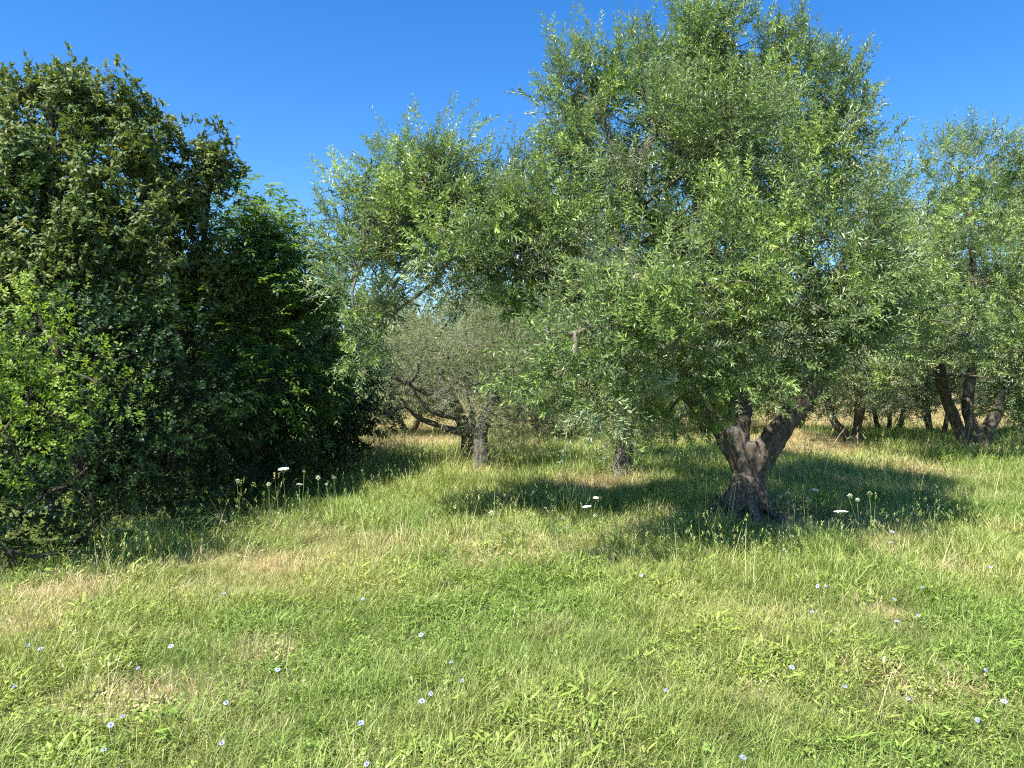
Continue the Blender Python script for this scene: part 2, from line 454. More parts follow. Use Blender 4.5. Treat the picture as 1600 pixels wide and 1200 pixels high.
# ------------------------------------------------------------------ trees
def bent(a, b, r, n=7, wob=.08, sag=0.0):
    a = np.asarray(a, float); b = np.asarray(b, float)
    L = np.linalg.norm(b - a)
    t = np.linspace(0, 1, n)[:, None]
    m = rand_unit(2, r) * L * wob
    p = a + (b - a) * t + m[0] * np.sin(np.pi * t) + m[1] * .5 * np.sin(2 * np.pi * t)
    p[:, 2] += np.sin(np.pi * t[:, 0]) * sag * L
    return p

def remeshed(mb, name, voxel, disp, freq=(7, 7, 2.2), smooth_it=8, roots=None):
    """fuse overlapping limb tubes into one gnarled skin"""
    me = mb.mesh(name + '_raw')
    o = bpy.data.objects.new('raw', me); COL.objects.link(o)
    md = o.modifiers.new('r', 'REMESH'); md.mode = 'VOXEL'; md.voxel_size = voxel
    sm = o.modifiers.new('s', 'SMOOTH'); sm.iterations = smooth_it; sm.factor = .5
    dg = bpy.context.evaluated_depsgraph_get(); dg.update()
    ev = o.evaluated_get(dg)
    out = bpy.data.meshes.new_from_object(ev)
    COL.objects.unlink(o); bpy.data.objects.remove(o)
    n = len(out.vertices)
    co = np.empty(n * 3, np.float32); no = np.empty(n * 3, np.float32)
    out.vertices.foreach_get('co', co); out.vertices.foreach_get('normal', no)
    co = co.reshape(-1, 3).astype(float); no = no.reshape(-1, 3)
    f = np.array(freq)
    warp = np.stack([vnoise(co * 2 + 5), vnoise(co * 2 + 15), vnoise(co * 2 + 25)], -1)
    q = co * f + warp * 1.6
    ridge = 1 - np.abs(2 * vnoise(q) - 1)
    ridge2 = 1 - np.abs(2 * vnoise(q * 2.7 + 4) - 1)
    lump = vnoise(co * 3.2 + 9) - .5
    dsp = disp * ((ridge - .6) * 1.0 + (ridge2 - .6) * .5 + (vnoise(co * 38) - .5) * .35) + lump * disp * 1.3
    co = co + no * dsp[:, None]
    out.vertices.foreach_set('co', co.astype(np.float32).ravel())
    for p in out.polygons: p.use_smooth = True
    out.update()
    out.name = name
    return out

def make_lobe_list(rows):
    """(px, py, distance, radius px [, vertical ratio]) -> centre, radii"""
    out = []
    for w in rows:
        px, py, d, r = w[:4]; k = w[4] if len(w) > 4 else .9
        R = r * d / F
        out.append((W(px, py, d), np.array([R, R * .9, R * k])))
    return out

def foliage(leaf_mb, twig_mb, lobes, limb_pts, r, style, density=1.0, size=1.0, upward=.55, tint0=.42, ground_clear=.12, branch_r=.022):
    limb_pts = np.asarray(limb_pts)
    for lobe in lobes:
        c, rad = lobe[:2]; bonus = lobe[2] if len(lobe) > 2 else 0.0
        # a branch out to this lobe
        if len(limb_pts):
            dist = np.linalg.norm(limb_pts - c, axis=1) + .6 * np.maximum(0, limb_pts[:, 2] - c[2])
            a = limb_pts[np.argmin(dist)]
            if np.linalg.norm(a - c) > .1:
                pth = bent(a, c, r, 8, .10, .05)
                tube(twig_mb, pth, np.linspace(branch_r, branch_r * .4, 8), 6, .35)
        R = rad.mean()
        area = 4 * np.pi * R * R
        ncl = max(5, int(area * (3.9 if style != 'silver' else 5.0) * (density ** .5)))
        u = rand_unit(ncl, r)
        s = r.uniform(.35, 1.0, ncl) ** .55
        cc = c + u * rad * s[:, None] * .92
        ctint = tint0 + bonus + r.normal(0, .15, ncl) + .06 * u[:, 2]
        for i in range(ncl):
            if r.random() < .75:
                a = c + (cc[i] - c) * .15 * r.random()
                tube(twig_mb, bent(a, cc[i], r, 5, .14), np.linspace(.0075, .0028, 5) * (.8 + .5 * R), 4, .7, cap=False)
        per = density * area / ncl
        if style == 'olive': n = r.poisson(per * 102, ncl)
        elif style == 'silver': n = r.poisson(per * 120, ncl)
        elif style == 'oak': n = r.poisson(per * 95, ncl)
        elif style == 'ash': n = r.poisson(per * 40, ncl)
        else: n = r.poisson(per * 48, ncl)
        idx = np.repeat(np.arange(ncl), n); N = len(idx)
        if N == 0: continue
        spread = {'olive': .145, 'ash': .22, 'oak': .155}.get(style, .17)
        cdir = norm(u * .8 + np.array([0, 0, .8 * upward]) + rand_unit(ncl, r) * .45)      # each clump is a spray with its own heading
        jit = np.clip(r.normal(0, 1, (N, 3)), -1.7, 1.7) * spread * (.7 + .35 * R / .5)
        base = cc[idx] + jit * .85 + cdir[idx] * np.clip(r.normal(0, .5, (N, 1)), -1, 1) * spread
        un = norm(base - c)
        k = vnoise(base * 1.9 + 31) * .62 + vnoise(base * 5.2 + 3) * .38
        keep = (k > ({'olive': .365, 'silver': .30, 'oak': .33}.get(style, .24))) & (base[:, 2] > ground_z(base[:, 0], base[:, 1]) + ground_clear)
        base = base[keep]; un = un[keep]; idx = idx[keep]; N = len(base)
        if N == 0: continue
        up = np.zeros((N, 3)); up[:, 2] = upward * (.45 + .9 * np.clip(un[:, 2] + .25, 0, 1))
        d = cdir[idx] * .75 + un * .35 + up * .5 + rand_unit(N, r) * .42
        tint = np.clip(ctint[idx] + r.normal(0, .09, N), 0, 1)
        if style == 'olive':
            tall = np.clip(un[:, 2], 0, 1)
            ln = r.uniform(.16, .34, N) * (1 + .55 * tall * (r.random(N) < .3)) * size
            big = r.random(N) < .12
            tint = np.where(big, np.clip(tint + .25, 0, 1), tint)
            shoots(leaf_mb, twig_mb, base, d, ln, 10, .060 * size, .0160 * size, tint, r, droop=.12)
        elif style == 'silver':
            ln = r.uniform(.10, .26, N) * size
            shoots(leaf_mb, twig_mb, base, d, ln, 9, .036 * size, .010 * size, tint, r, droop=.10, stem_r=.0012)
        elif style == 'oak':
            # rosette of oval leathery leaves at a twig end
            m = 11
            dd = norm(d)
            sticks(twig_mb, cc[idx], base, .0022)
            P, A, Nn, L, Wd, T = [], [], [], [], [], []
            for q in range(m):
                ax = dd * r.uniform(.1, .8, (N, 1)) + rand_unit(N, r) * .95
                P.append(base + dd * r.uniform(-.05, .05, (N, 1))); A.append(ax)
                Nn.append(dd * .8 + rand_unit(N, r) * .5 + np.array([0, 0, .45]))
                sz = r.normal(1, .18, N) * size
                L.append(.068 * sz); Wd.append(.027 * sz * r.normal(1, .1, N)); T.append(np.clip(tint + r.normal(0, .12, N), 0, 1))
            leaves(leaf_mb, *[np.concatenate(v) for v in (P, A, Nn, L, Wd, T)], shape='oval')
        elif style == 'ash':
            # pinnate leaf: arching stalk with leaflets in one plane
            d[:, 2] *= .45
            ln = r.uniform(.17, .30, N) * size
            sticks(twig_mb, cc[idx], base, .0025)
            dd = norm(d); upv = np.array([0, 0, 1.0])
            sd = norm(np.cross(dd, upv)); nn = np.cross(sd, dd)
            P, A, Nn, L, Wd, T = [], [], [], [], [], []
            for t in (.30, .5, .7, .88):
                tan = norm(dd - nn * .8 * t); pp = base + (dd * t - nn * .4 * t * t) * ln[:, None]
                for s in (-1, 1):
                    P.append(pp); A.append(tan * .55 + s * sd * .85 + r.normal(0, .12, (N, 3))); Nn.append(nn + r.normal(0, .2, (N, 3)))
                    sz = r.normal(1, .15, N) * size
                    L.append(.078 * sz); Wd.append(.029 * sz); T.append(np.clip(tint + r.normal(0, .08, N), 0, 1))
            P.append(base + (dd - nn * .4) * ln[:, None]); A.append(norm(dd - nn * .8)); Nn.append(nn); L.append(np.full(N, .085 * size)); Wd.append(np.full(N, .032 * size)); T.append(tint)
            leaves(leaf_mb, *[np.concatenate(v) for v in (P, A, Nn, L, Wd, T)], shape='oval')
        else:   # bramble, bay and such: alternate broad leaves along shoots
            ln = r.uniform(.14, .36, N) * size
            shoots(leaf_mb, twig_mb, base, d, ln, 6, .058 * size, .030 * size, tint, r, droop=.22, spread=62, shape='oval', stem_r=.0022)

def limb_path(ctrl, n=24):
    """rows of (px, py, d, radius m)"""
    rows = np.array([[*W(a, b, d), r] for a, b, d, r in ctrl])
    s = spline(rows, n)
    return s[:, :3], np.maximum(s[:, 3], .008)

def build_tree(name, base, limbs, lobes, style, leafmat, barkmat, label, cat='tree', density=1, size=1, seed=1, voxel=.022, disp=.03, tint0=.42, upward=.55,
               flare=0.0, group=None, fused=True, ground_clear=.12, extra=None, branch_r=.022):
    r = np.random.default_rng(seed)
    root = thing(name, base, label, cat, group)
    mb = MB(); thin = MB(); pts_all = []
    for p, rad in limbs:
        thick = rad > (.045 if fused else 0)
        k = int(np.argmin(thick)) if not thick.all() else len(rad)
        k = max(k, 2)
        tube(mb, p[:k + 1], rad[:k + 1], 14 if fused else 9, .3)
        if k < len(rad) - 1: tube(thin, p[k - 1:], rad[k - 1:], 8, .35)
        pts_all.append(p[len(p) // 3:])
    if flare:
        z0 = base[2]
        for a in np.linspace(0, 2 * np.pi, 8)[:-1] + .35:
            q = flare * (.8 + .5 * r.random())
            e = np.array([base[0] + math.cos(a) * q, base[1] + math.sin(a) * q, z0 - .10])
            s = np.array([base[0] + math.cos(a) * flare * .18, base[1] + math.sin(a) * flare * .18, z0 + flare * .95])
            m = np.array([base[0] + math.cos(a) * flare * .50, base[1] + math.sin(a) * flare * .50, z0 + flare * .32])
            pp = spline(np.stack([s, m, e]), 10)
            tube(mb, pp, np.linspace(flare * .24, flare * .15, 10), 10, .3)
    if fused: tm = remeshed(mb, 'trunk', voxel, disp)
    else: tm = mb.mesh('trunk', True)
    trunk = obj('trunk', tm, barkmat, root)
    leaf = MB()
    foliage(leaf, thin, lobes, np.concatenate(pts_all), r, style, density, size, upward, tint0, ground_clear, branch_r)
    if extra: extra(leaf, thin, r)
    obj('branches', thin.mesh('branches', True), M['twig'] if style in ('olive', 'silver') else M['hedge_bark'], root, 'stuff')
    obj('crown', leaf.mesh('crown'), leafmat, root)
    return root

# ---- the big old olive in front
gb = on_ground(1165, 803)
D0 = gb[1]
main_limbs = [
    limb_path([(1163, 840, D0, .18), (1166, 790, D0, .145), (1168, 745, D0, .122), (1168, 712, D0, .135), (1167, 692, D0, .12)], 14),
    limb_path([(1166, 748, D0, .11), (1150, 704, D0 - .02, .11), (1125, 668, D0 - .08, .088), (1095, 640, D0 - .2, .085), (1050, 575, D0 - .3, .085), (1005, 520, D0 - .1, .085), (930, 485, D0 - .15, .075), (880, 455, D0 - .3, .07), (835, 428, D0 - .4, .055), (740, 385, D0 - .5, .04), (640, 345, D0 - .5, .025), (565, 335, D0 - .5, .012)], 44),
    limb_path([(1166, 738, D0, .11), (1152, 690, D0, .105), (1156, 640, D0 + .1, .105), (1155, 595, D0 + .2, .10), (1140, 500, D0 + .3, .085), (1110, 390, D0 + .3, .07), (1090, 270, D0 + .4, .05), (1120, 160, D0 + .4, .03), (1130, 70, D0 + .4, .012)], 40),
    limb_path([(1170, 748, D0, .11), (1192, 712, D0 - .02, .11), (1222, 668, D0 - .05, .105), (1262, 615, D0 - .05, .10), (1292, 570, D0, .095), (1335, 515, D0 + .1, .08), (1378, 470, D0 + .2, .06), (1390, 400, D0 + .2, .04), (1350, 310, D0 + .2, .02)], 36),
    limb_path([(1292, 572, D0, .07), (1285, 480, D0 - .1, .055), (1250, 360, D0, .045), (1260, 230, D0 + .2, .025), (1290, 150, D0 + .2, .01)], 26),
    limb_path([(1140, 500, D0 + .3, .06), (1060, 400, D0, .05), (985, 290, D0 - .1, .035), (940, 180, D0, .015)], 22),
    limb_path([(1155, 605, D0 + .2, .06), (1150, 540, D0 - .5, .045), (1130, 470, D0 - 1.1, .03), (1060, 520, D0 - 1.7, .012)], 20),
    limb_path([(1005, 520, D0 - .1, .05), (960, 470, D0 - .8, .035), (900, 520, D0 - 1.6, .012)], 16),
]
main_lobes = make_lobe_list([
    (895, 150, 7.9, 66), (980, 125, 8.0, 80), (1075, 95, 8.3, 75), (1135, 70, 8.3, 62), (1205, 115, 8.2, 78), (1285, 165, 8.0, 70), (1325, 205, 7.8, 52),
    (925, 235, 7.6, 60), (1025, 215, 7.0, 92), (1145, 220, 6.9, 105), (1262, 260, 7.1, 85), (1010, 290, 8.3, 70), (960, 300, 8.0, 55), (1200, 290, 8.4, 90),
    (1110, 200, 8.8, 100), (1180, 375, 6.5, 95), (1290, 375, 6.5, 92), (1240, 460, 6.3, 100), (1345, 320, 7.6, 62), (1350, 420, 7.2, 70), (1120, 450, 6.1, 90),
    (1015, 440, 6.3, 80), (1050, 545, 5.9, 84), (885, 575, 5.75, 66), (940, 515, 6.0, 58), (1150, 550, 6.4, 82), (1225, 530, 6.9, 62), (1330, 480, 7.0, 55, .7), (1080, 610, 6.8, 62),
    (865, 520, 6.2, 42), (920, 610, 5.9, 44), (1180, 590, 7.2, 40), (1000, 380, 7.4, 62, .6), (965, 605, 6.5, 44), (1015, 625, 6.7, 46), (1045, 660, 7.0, 32), (1300, 500, 6.8, 52), (1345, 500, 7.3, 40), (1370, 480, 7.4, 40), (1345, 470, 6.9, 50), (1310, 440, 6.5, 60), (970, 560, 6.3, 50),
    # the long left limb's side of the crown
    (575, 320, 7.5, 50), (640, 285, 7.5, 66), (690, 240, 7.6, 44), (755, 305, 7.5, 74), (835, 325, 7.7, 68), (620, 370, 7.0, 62), (560, 420, 7.2, 46),
    (555, 490, 7.0, 52, 1.1), (585, 540, 7.1, 40), (705, 385, 6.8, 68), (795, 400, 6.9, 60), (900, 370, 7.2, 60), (850, 400, 7.9, 48), (700, 330, 8.1, 76), (665, 430, 7.3, 38, .8), (735, 440, 7.2, 36, .7), (800, 450, 7.2, 40, .8), (610, 440, 7.2, 40), (600, 475, 7.1, 36), (540, 375, 7.5, 34), (650, 330, 7.2, 60), (760, 350, 7.1, 64), (850, 360, 7.3, 56), (720, 300, 7.7, 60), (760, 400, 7.9, 50), (620, 320, 8.0, 50), (870, 330, 6.9, 50),
])
main_lobes = [(c, rad, .07 if c[2] < 3.0 else .0) for c, rad in main_lobes]     # low outer sprays carry the young growth
def main_extra(leaf, thin, r):
    # wispy upright shoots standing out of the outline
    for c, rad, _b in main_lobes[:14] + main_lobes[33:41]:
        for _ in range(9):
            u = norm(np.array([r.normal(0, .55), r.normal(0, .5), 1.0])); b = c + u * rad * .82
            dr = np.array([[u[0] * .5 + r.normal(0, .15), r.normal(0, .18), 1.0]])
            shoots(leaf, thin, b[None], dr, np.array([r.uniform(.24, .46)]), 12, .055, .014, np.array([r.uniform(.35, .7)]), r, droop=.05, spread=42)
    # filler leaves deep inside the crown, tinted darker, added for depth and shadow
    inner = make_lobe_list([(1100, 300, 8.2, 100), (1000, 200, 8.4, 80), (1200, 190, 8.6, 80), (1250, 330, 8.1, 90), (1150, 420, 7.8, 90), (760, 340, 7.6, 70), (640, 350, 7.6, 56), (1060, 460, 7.3, 80), (1270, 430, 7.5, 80), (860, 370, 7.6, 50), (560, 400, 7.5, 44), (1090, 180, 8.5, 80), (940, 200, 8.2, 55)])
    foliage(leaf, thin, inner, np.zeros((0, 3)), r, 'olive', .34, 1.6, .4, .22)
    # bare dead twigs inside
    for px, py, n in ((1010, 365, 14), (1060, 385, 12), (960, 400, 8), (900, 400, 8), (920, 460, 8), (1060, 250, 6), (1100, 640, 5), (1400, 500, 4)):
        for _ in range(n):
            a = W(px + r.normal(0, 45), py + r.normal(0, 18), D0 - r.uniform(.3, 1.2))
            b = a + np.array([r.normal(0, .25), r.normal(-.1, .15), r.normal(-.02, .18)])
            tube(thin, bent(a, b, r, 7, .14), np.linspace(.007, .0018, 7), 4, .95)
build_tree('olive_tree', gb, main_limbs, main_lobes, 'olive', M['olive'], M['bark'],
           'large old olive tree in front with thick forked trunk and wide green crown', seed=3, density=1.15, flare=.37, disp=.036, voxel=.017, extra=main_extra)

# ---- slimmer olive behind it, suckers round its foot
g2 = on_ground(972, 748); D2 = g2[1]
t2_limbs = [limb_path([(972, 770, D2, .16), (972, 735, D2, .135), (975, 700, D2, .115), (985, 640, D2, .11), (1003, 575, D2, .11), (1012, 520, D2, .10), (1000, 440, D2, .08), (960, 360, D2 + .2, .05), (930, 300, D2 + .2, .02)], 34),
            limb_path([(1003, 570, D2, .08), (1040, 480, D2 + .3, .06), (1070, 380, D2 + .4, .03)], 16),
            limb_path([(1000, 445, D2, .06), (930, 410, D2, .05), (870, 350, D2, .02)], 16)]
t2_lobes = make_lobe_list([(880, 340, 10.8, 62), (960, 350, 11, 75), (1040, 350, 11, 75), (1090, 420, 11, 70), (930, 430, 10.8, 55), (870, 420, 11.5, 55), (1030, 480, 11.2, 55), (1110, 500, 11.4, 60)])
t2_low = make_lobe_list([(950, 640, 10.3, 30), (985, 610, 10.2, 34), (1035, 620, 10.3, 42), (1055, 665, 10.4, 34), (950, 690, 10.4, 24), (1015, 680, 10.3, 30), (1075, 570, 10.5, 40), (900, 640, 10.9, 32), (965, 665, 10.2, 24), (1000, 650, 10.1, 30), (990, 700, 10.4, 16)])
def t2_extra(leaf, thin, r):
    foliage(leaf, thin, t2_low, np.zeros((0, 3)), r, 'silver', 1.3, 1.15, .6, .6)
build_tree('olive_tree', g2, t2_limbs, t2_lobes, 'olive', M['olive'], M['bark_grey'], 'slim olive tree with leafy suckers at its foot, half hidden behind the large olive',
           seed=5, density=.6, size=1.15, disp=.02, voxel=.02, flare=.19, extra=t2_extra, group='olive trees of the grove')

# ---- silver olive with twin trunk
g3 = on_ground(748, 738); D3 = g3[1]
t3_limbs = [limb_path([(748, 760, D3, .13), (752, 720, D3, .115), (750, 690, D3, .10), (755, 660, D3, .09), (775, 620, D3, .07), (795, 570, D3, .03)], 20),
            limb_path([(730, 735, D3 + .9, .13), (731, 700, D3 + .9, .115), (732, 678, D3 + .8, .11), (720, 655, D3 + .7, .09), (708, 625, D3 + .5, .08), (690, 600, D3 + .5, .06), (690, 550, D3 + .5, .03)], 24),
            limb_path([(730, 675, D3 + .8, .07), (708, 672, D3 + .7, .055), (680, 663, D3 + .7, .045), (650, 650, D3 + .7, .035), (625, 620, D3 + .6, .015)], 20),
            limb_path([(718, 652, D3 + .7, .055), (690, 648, D3 + .5, .045), (665, 635, D3 + .4, .035), (640, 600, D3 + .3, .012)], 18),
            limb_path([(700, 618, D3 + .5, .06), (665, 612, D3 + .5, .05), (630, 595, D3 + .4, .045), (608, 590, D3 + .4, .012)], 14),
            limb_path([(735, 680, D3 + .6, .07), (738, 640, D3 + .8, .05), (728, 590, D3 + .9, .03), (735, 540, D3 + .9, .012)], 16)]
t3_lobes = make_lobe_list([(645, 540, 11.4, 46), (695, 525, 11.6, 54), (650, 590, 11.2, 34), (755, 540, 11.4, 62), (805, 530, 11.6, 48), (725, 590, 11.1, 40), (780, 610, 11, 48), (815, 640, 11, 46, 1.1), (770, 660, 11, 34),
                           (830, 590, 11.4, 45), (620, 640, 11.7, 30), (690, 570, 12.2, 60), (770, 570, 12.2, 60), (640, 500, 12.2, 36), (735, 505, 12.4, 40), (700, 560, 10.8, 40), (740, 600, 10.7, 36), (790, 580, 10.7, 44), (800, 660, 10.7, 34), (845, 660, 11.2, 40), (660, 560, 10.9, 34)])
build_tree('olive_tree', g3, t3_limbs, t3_lobes, 'silver', M['olive_silver'], M['bark_grey'], 'silver leaved olive with twin dark trunk beside the end of the dark hedge',
           seed=8, density=1.0, disp=.02, voxel=.022, tint0=.5, group='olive trees of the grove')

# ---- olive at the right edge, three stems
g4 = on_ground(1520, 706); D4 = g4[1]
t4_limbs = [limb_path([(1512, 722, D4, .15), (1508, 695, D4, .115), (1492, 655, D4, .10), (1478, 620, D4 - .1, .09), (1465, 560, D4 - .2, .09), (1450, 450, D4 - .3, .06), (1440, 350, D4 - .2, .02)], 26),
            limb_path([(1522, 722, D4, .15), (1521, 695, D4, .13), (1517, 660, D4 + .1, .10), (1512, 635, D4 + .1, .09), (1520, 540, D4 + .2, .08), (1520, 400, D4 + .2, .05), (1500, 270, D4 + .2, .02)], 24),
            limb_path([(1530, 722, D4, .15), (1535, 692, D4, .115), (1552, 655, D4 - .05, .105), (1568, 622, D4 - .1, .095), (1590, 560, D4 - .2, .09), (1610, 460, D4 - .2, .06), (1590, 340, D4, .02)], 26)]
t4_lobes = make_lobe_list([(1478, 255, 13.2, 48), (1535, 250, 13.4, 56), (1590, 300, 13.2, 46), (1450, 320, 12.8, 52), (1520, 340, 12.6, 78), (1610, 400, 12.4, 70), (1430, 410, 12.2, 66), (1520, 440, 11.9, 82), (1610, 490, 11.6, 70),
                           (1440, 490, 11.4, 56), (1510, 525, 11.2, 58), (1590, 545, 11.2, 52), (1420, 545, 11.3, 30), (1465, 555, 11.5, 34), (1560, 575, 11.6, 34), (1415, 585, 12, 28), (1605, 595, 11.8, 36), (1400, 360, 13.5, 50), (1660, 350, 13.5, 70), (1680, 480, 12.5, 80), (1395, 460, 13, 46), (1660, 580, 12.2, 50), (1540, 360, 15, 90), (1450, 420, 15, 70)])
def t4_extra(leaf, thin, r):
    for c, rad in t4_lobes[:5]:
        for _ in range(9):
            u = norm(np.array([r.normal(0, .55), r.normal(0, .5), 1.0])); b = c + u * rad * .82
            shoots(leaf, thin, b[None], np.array([[u[0] * .5 + r.normal(0, .15), r.normal(0, .2), 1.0]]), np.array([r.uniform(.3, .55)]), 12, .07, .017, np.array([r.uniform(.35, .7)]), r, droop=.05, spread=42)
build_tree('olive_tree', g4, t4_limbs, t4_lobes, 'olive', M['olive'], M['bark'], 'olive tree at the right edge with three stems spreading from one base',
           seed=12, density=.62, size=1.3, disp=.02, voxel=.025, tint0=.5, extra=t4_extra, group='olive trees of the grove')

# ---- olives farther back
def back_olive(px, py, label, stems, top_py, width_px, seed, low_py, style='olive', tint0=.75, density=.24, size=1.9, shift=0):
    g = on_ground(px, py); d = g[1]
    r = np.random.default_rng(seed)
    limbs = []
    for (ax, ay, rr) in stems:
        rr = rr * .78
        ex, ey = ax + (ax - px) * .7, (ay * .35 + top_py * .65)
        limbs.append(limb_path([(px + (ax - px) * .05, py + 8, d, rr * 1.35), (px + (ax - px) * .35, py - (py - ay) * .3, d, rr * 1.1), (ax, ay, d + r.normal(0, .1), rr), (ex, ey, d + r.normal(0, .3), rr * .35)], 18))
    lobes = []
    cx = px + shift; cy = (top_py + low_py) / 2; hw = width_px / 2; hh = (low_py - top_py) / 2
    n = 13
    for i in range(n):
        a = i / n * 2 * np.pi + r.normal(0, .2); q = r.uniform(.3, .68)
        lx = cx + math.cos(a) * hw * q; ly = cy + math.sin(a) * hh * q
        lobes.append((W(lx, ly, d + r.normal(0, width_px * .16) * d / F), np.array([1, 1, .85]) * r.uniform(.42, .6) * min(hw, hh * 1.25) * d / F))
    for lx in (-.55, 0, .55):
        lobes.append((W(cx + lx * hw, cy + r.normal(0, .1) * hh, d - width_px * .25 * d / F), np.array([1, 1, .85]) * .5 * hh * d / F))
    build_tree('olive_tree', g, limbs, lobes, style, M['olive'] if style == 'olive' else M['olive_silver'], M['bark'], label, seed=seed, density=density, size=size, fused=False,
               tint0=tint0, group='olive trees of the grove', branch_r=.03, ground_clear=.5)
back_olive(1334, 692, 'small olive with V shaped trunk just right of the large olive trunk', [(1298, 645, .085), (1348, 620, .09), (1338, 645, .05)], 470, 200, 21, 652, 'silver', .8, .38, 1.9)
back_olive(1462, 690, 'distant olive with crooked forked stem just left of the three stemmed olive', [(1448, 655, .06), (1478, 662, .06), (1452, 668, .08)], 520, 150, 22, 640, 'silver', .8, .34, 2.0)
back_olive(1388, 682, 'far olive with low branching stems between the V trunk and the three stemmed olive', [(1370, 662, .07), (1408, 660, .07), (1390, 655, .06)], 530, 170, 23, 655, 'silver', .85, .3, 2.2)
back_olive(1240, 684, 'distant olive seen through the fork right of the large trunk', [(1225, 650, .09), (1256, 645, .09)], 500, 190, 24, 662, 'silver', .85, .3, 2.2)
back_olive(1105, 683, 'distant olive seen left of the large trunk under its crown', [(1090, 650, .09), (1120, 650, .08)], 480, 200, 25, 668, 'olive', .65)
back_olive(1610, 682, 'distant olive cut by the right picture edge behind the three stemmed olive', [(1595, 655, .08), (1630, 650, .08)], 500, 190, 26, 655, 'olive', .65)
back_olive(850, 690, 'dense dark olive behind the slim olive with branches down to the grass', [(835, 655, .10), (868, 650, .09)], 470, 210, 27, 690, 'olive', .2, .34, 1.8)
back_olive(640, 682, 'distant pale olive behind the silver twin trunked olive', [(625, 655, .08), (655, 650, .08)], 545, 200, 28, 672, 'silver', .85, .3, 2.2)
back_olive(955, 684, 'distant olive showing between the slim olive trunk and the dense dark olive', [(940, 655, .08), (968, 650, .08)], 520, 170, 29, 672, 'olive', .6)

# far row, each its own tree
def far_tree(x, y, h, w, seed, label):
    g = np.array([x, y, float(ground_z(x, y))]); r = np.random.default_rng(seed)
    top = g + np.array([0, 0, h])
    limbs = []
    for k in range(3):
        e = g + np.array([r.normal(0, w * .22), r.normal(0, w * .22), h * .62])
        limbs.append((bent(g - [0, 0, .15], e, r, 8, .08), np.linspace(.085, .03, 8)))
    lobes = []
    for k in range(14):
        a = r.uniform(0, 2 * np.pi); q = r.uniform(.1, .72) * w * .5
        lobes.append((g + np.array([math.cos(a) * q, math.sin(a) * q, h * r.uniform(.24, .8)]), np.array([1, 1, .85]) * r.uniform(.16, .24) * w))
    build_tree('olive_tree', g, limbs, lobes, 'olive', M['far'], M['bark'], label, seed=seed, density=.055 if y < 28 else .025, size=3.8 if y < 28 else 5.5, fused=False, tint0=.5, group='far trees behind the dry bank', branch_r=.03, ground_clear=.3)
ORD = ['leftmost', 'second', 'third', 'fourth', 'fifth', 'sixth', 'seventh', 'rightmost']
for i, (x, y, h, w) in enumerate([(-7.0, 24, 3.6, 4.4), (-3.6, 25, 2.5, 3.6), (-.6, 25, 3.6, 4.2), (2.8, 24.5, 4.0, 4.4), (6.2, 25, 3.8, 4.4), (9.8, 24.5, 3.8, 4.6), (13.4, 25, 3.9, 4.6), (17.0, 24, 4.2, 4.8)]):
    far_tree(x, y, h, w, 60 + i, 'far green tree on the dry bank, ' + ORD[i] + (' of the near row' if i in (0, 7) else ' from left, near row'))
ORD = ['leftmost', 'second', 'third', 'fourth', 'rightmost']
for i, (x, y, h, w) in enumerate([(-5.2, 31, 3.8, 5.5), (1.0, 31, 4.2, 6), (8.0, 31, 4.5, 6.5), (15.5, 31, 4.5, 6.5), (22, 29, 5, 6.5)]):
    far_tree(x, y, h, w, 80 + i, 'farthest tree closing the view, ' + ORD[i] + (' of the back row' if i in (0, 4) else ' from left, back row'))

# ------------------------------------------------------------------ hedge on the left
def hedge_plant(name, px, py, rows, style, mat, label, seed, density, size, tint0, stems=3, cat='tree', upward=.4, thick=.07, clear=.05, base=None, shrink=.88, push=0.0):
    r = np.random.default_rng(seed)
    g = on_ground(px, py) if base is None else np.array([base[0], base[1], float(ground_z(*base))])
    lobes = make_lobe_list([(q[0], q[1], q[2] + push, q[3] * shrink, *q[4:]) for q in rows])
    mid = np.mean([c for c, _ in lobes], 0); top = max(c[2] for c, _ in lobes)
    limbs = []
    for k in range(stems):
        tgt = lobes[(k * 3 + 1) % len(lobes)][0]
        m = g + (tgt - g) * .45 + np.array([0, 0, .25])
        p = spline(np.stack([g + np.array([r.normal(0, .12), r.normal(0, .12), -.15]), m, tgt]), 16)
        limbs.append((p, np.linspace(thick, thick * .25, 16)))
    return build_tree(name, g, limbs, lobes, style, mat, M['hedge_bark'], label, cat, density, size, seed, fused=False, tint0=tint0, upward=upward, ground_clear=clear)

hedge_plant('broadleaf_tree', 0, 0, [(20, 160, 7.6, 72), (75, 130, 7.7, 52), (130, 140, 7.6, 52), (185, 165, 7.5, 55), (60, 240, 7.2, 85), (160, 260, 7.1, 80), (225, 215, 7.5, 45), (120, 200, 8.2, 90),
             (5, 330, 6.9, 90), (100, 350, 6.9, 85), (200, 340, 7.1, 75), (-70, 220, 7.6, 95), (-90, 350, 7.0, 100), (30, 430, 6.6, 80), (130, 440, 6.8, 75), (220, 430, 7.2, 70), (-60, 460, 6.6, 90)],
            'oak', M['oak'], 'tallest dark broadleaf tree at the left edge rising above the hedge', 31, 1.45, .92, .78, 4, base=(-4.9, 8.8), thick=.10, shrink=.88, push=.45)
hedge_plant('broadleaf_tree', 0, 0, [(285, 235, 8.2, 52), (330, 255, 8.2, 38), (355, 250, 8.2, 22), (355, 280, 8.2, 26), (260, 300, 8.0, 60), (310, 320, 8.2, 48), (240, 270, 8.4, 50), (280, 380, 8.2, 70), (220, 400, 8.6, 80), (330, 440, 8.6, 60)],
            'oak', M['oak'], 'rounded broadleaf tree right of the tallest one, its crown standing against the sky', 32, 1.45, .95, .80, 3, base=(-4.1, 9.8), thick=.08, shrink=.90, push=.5)
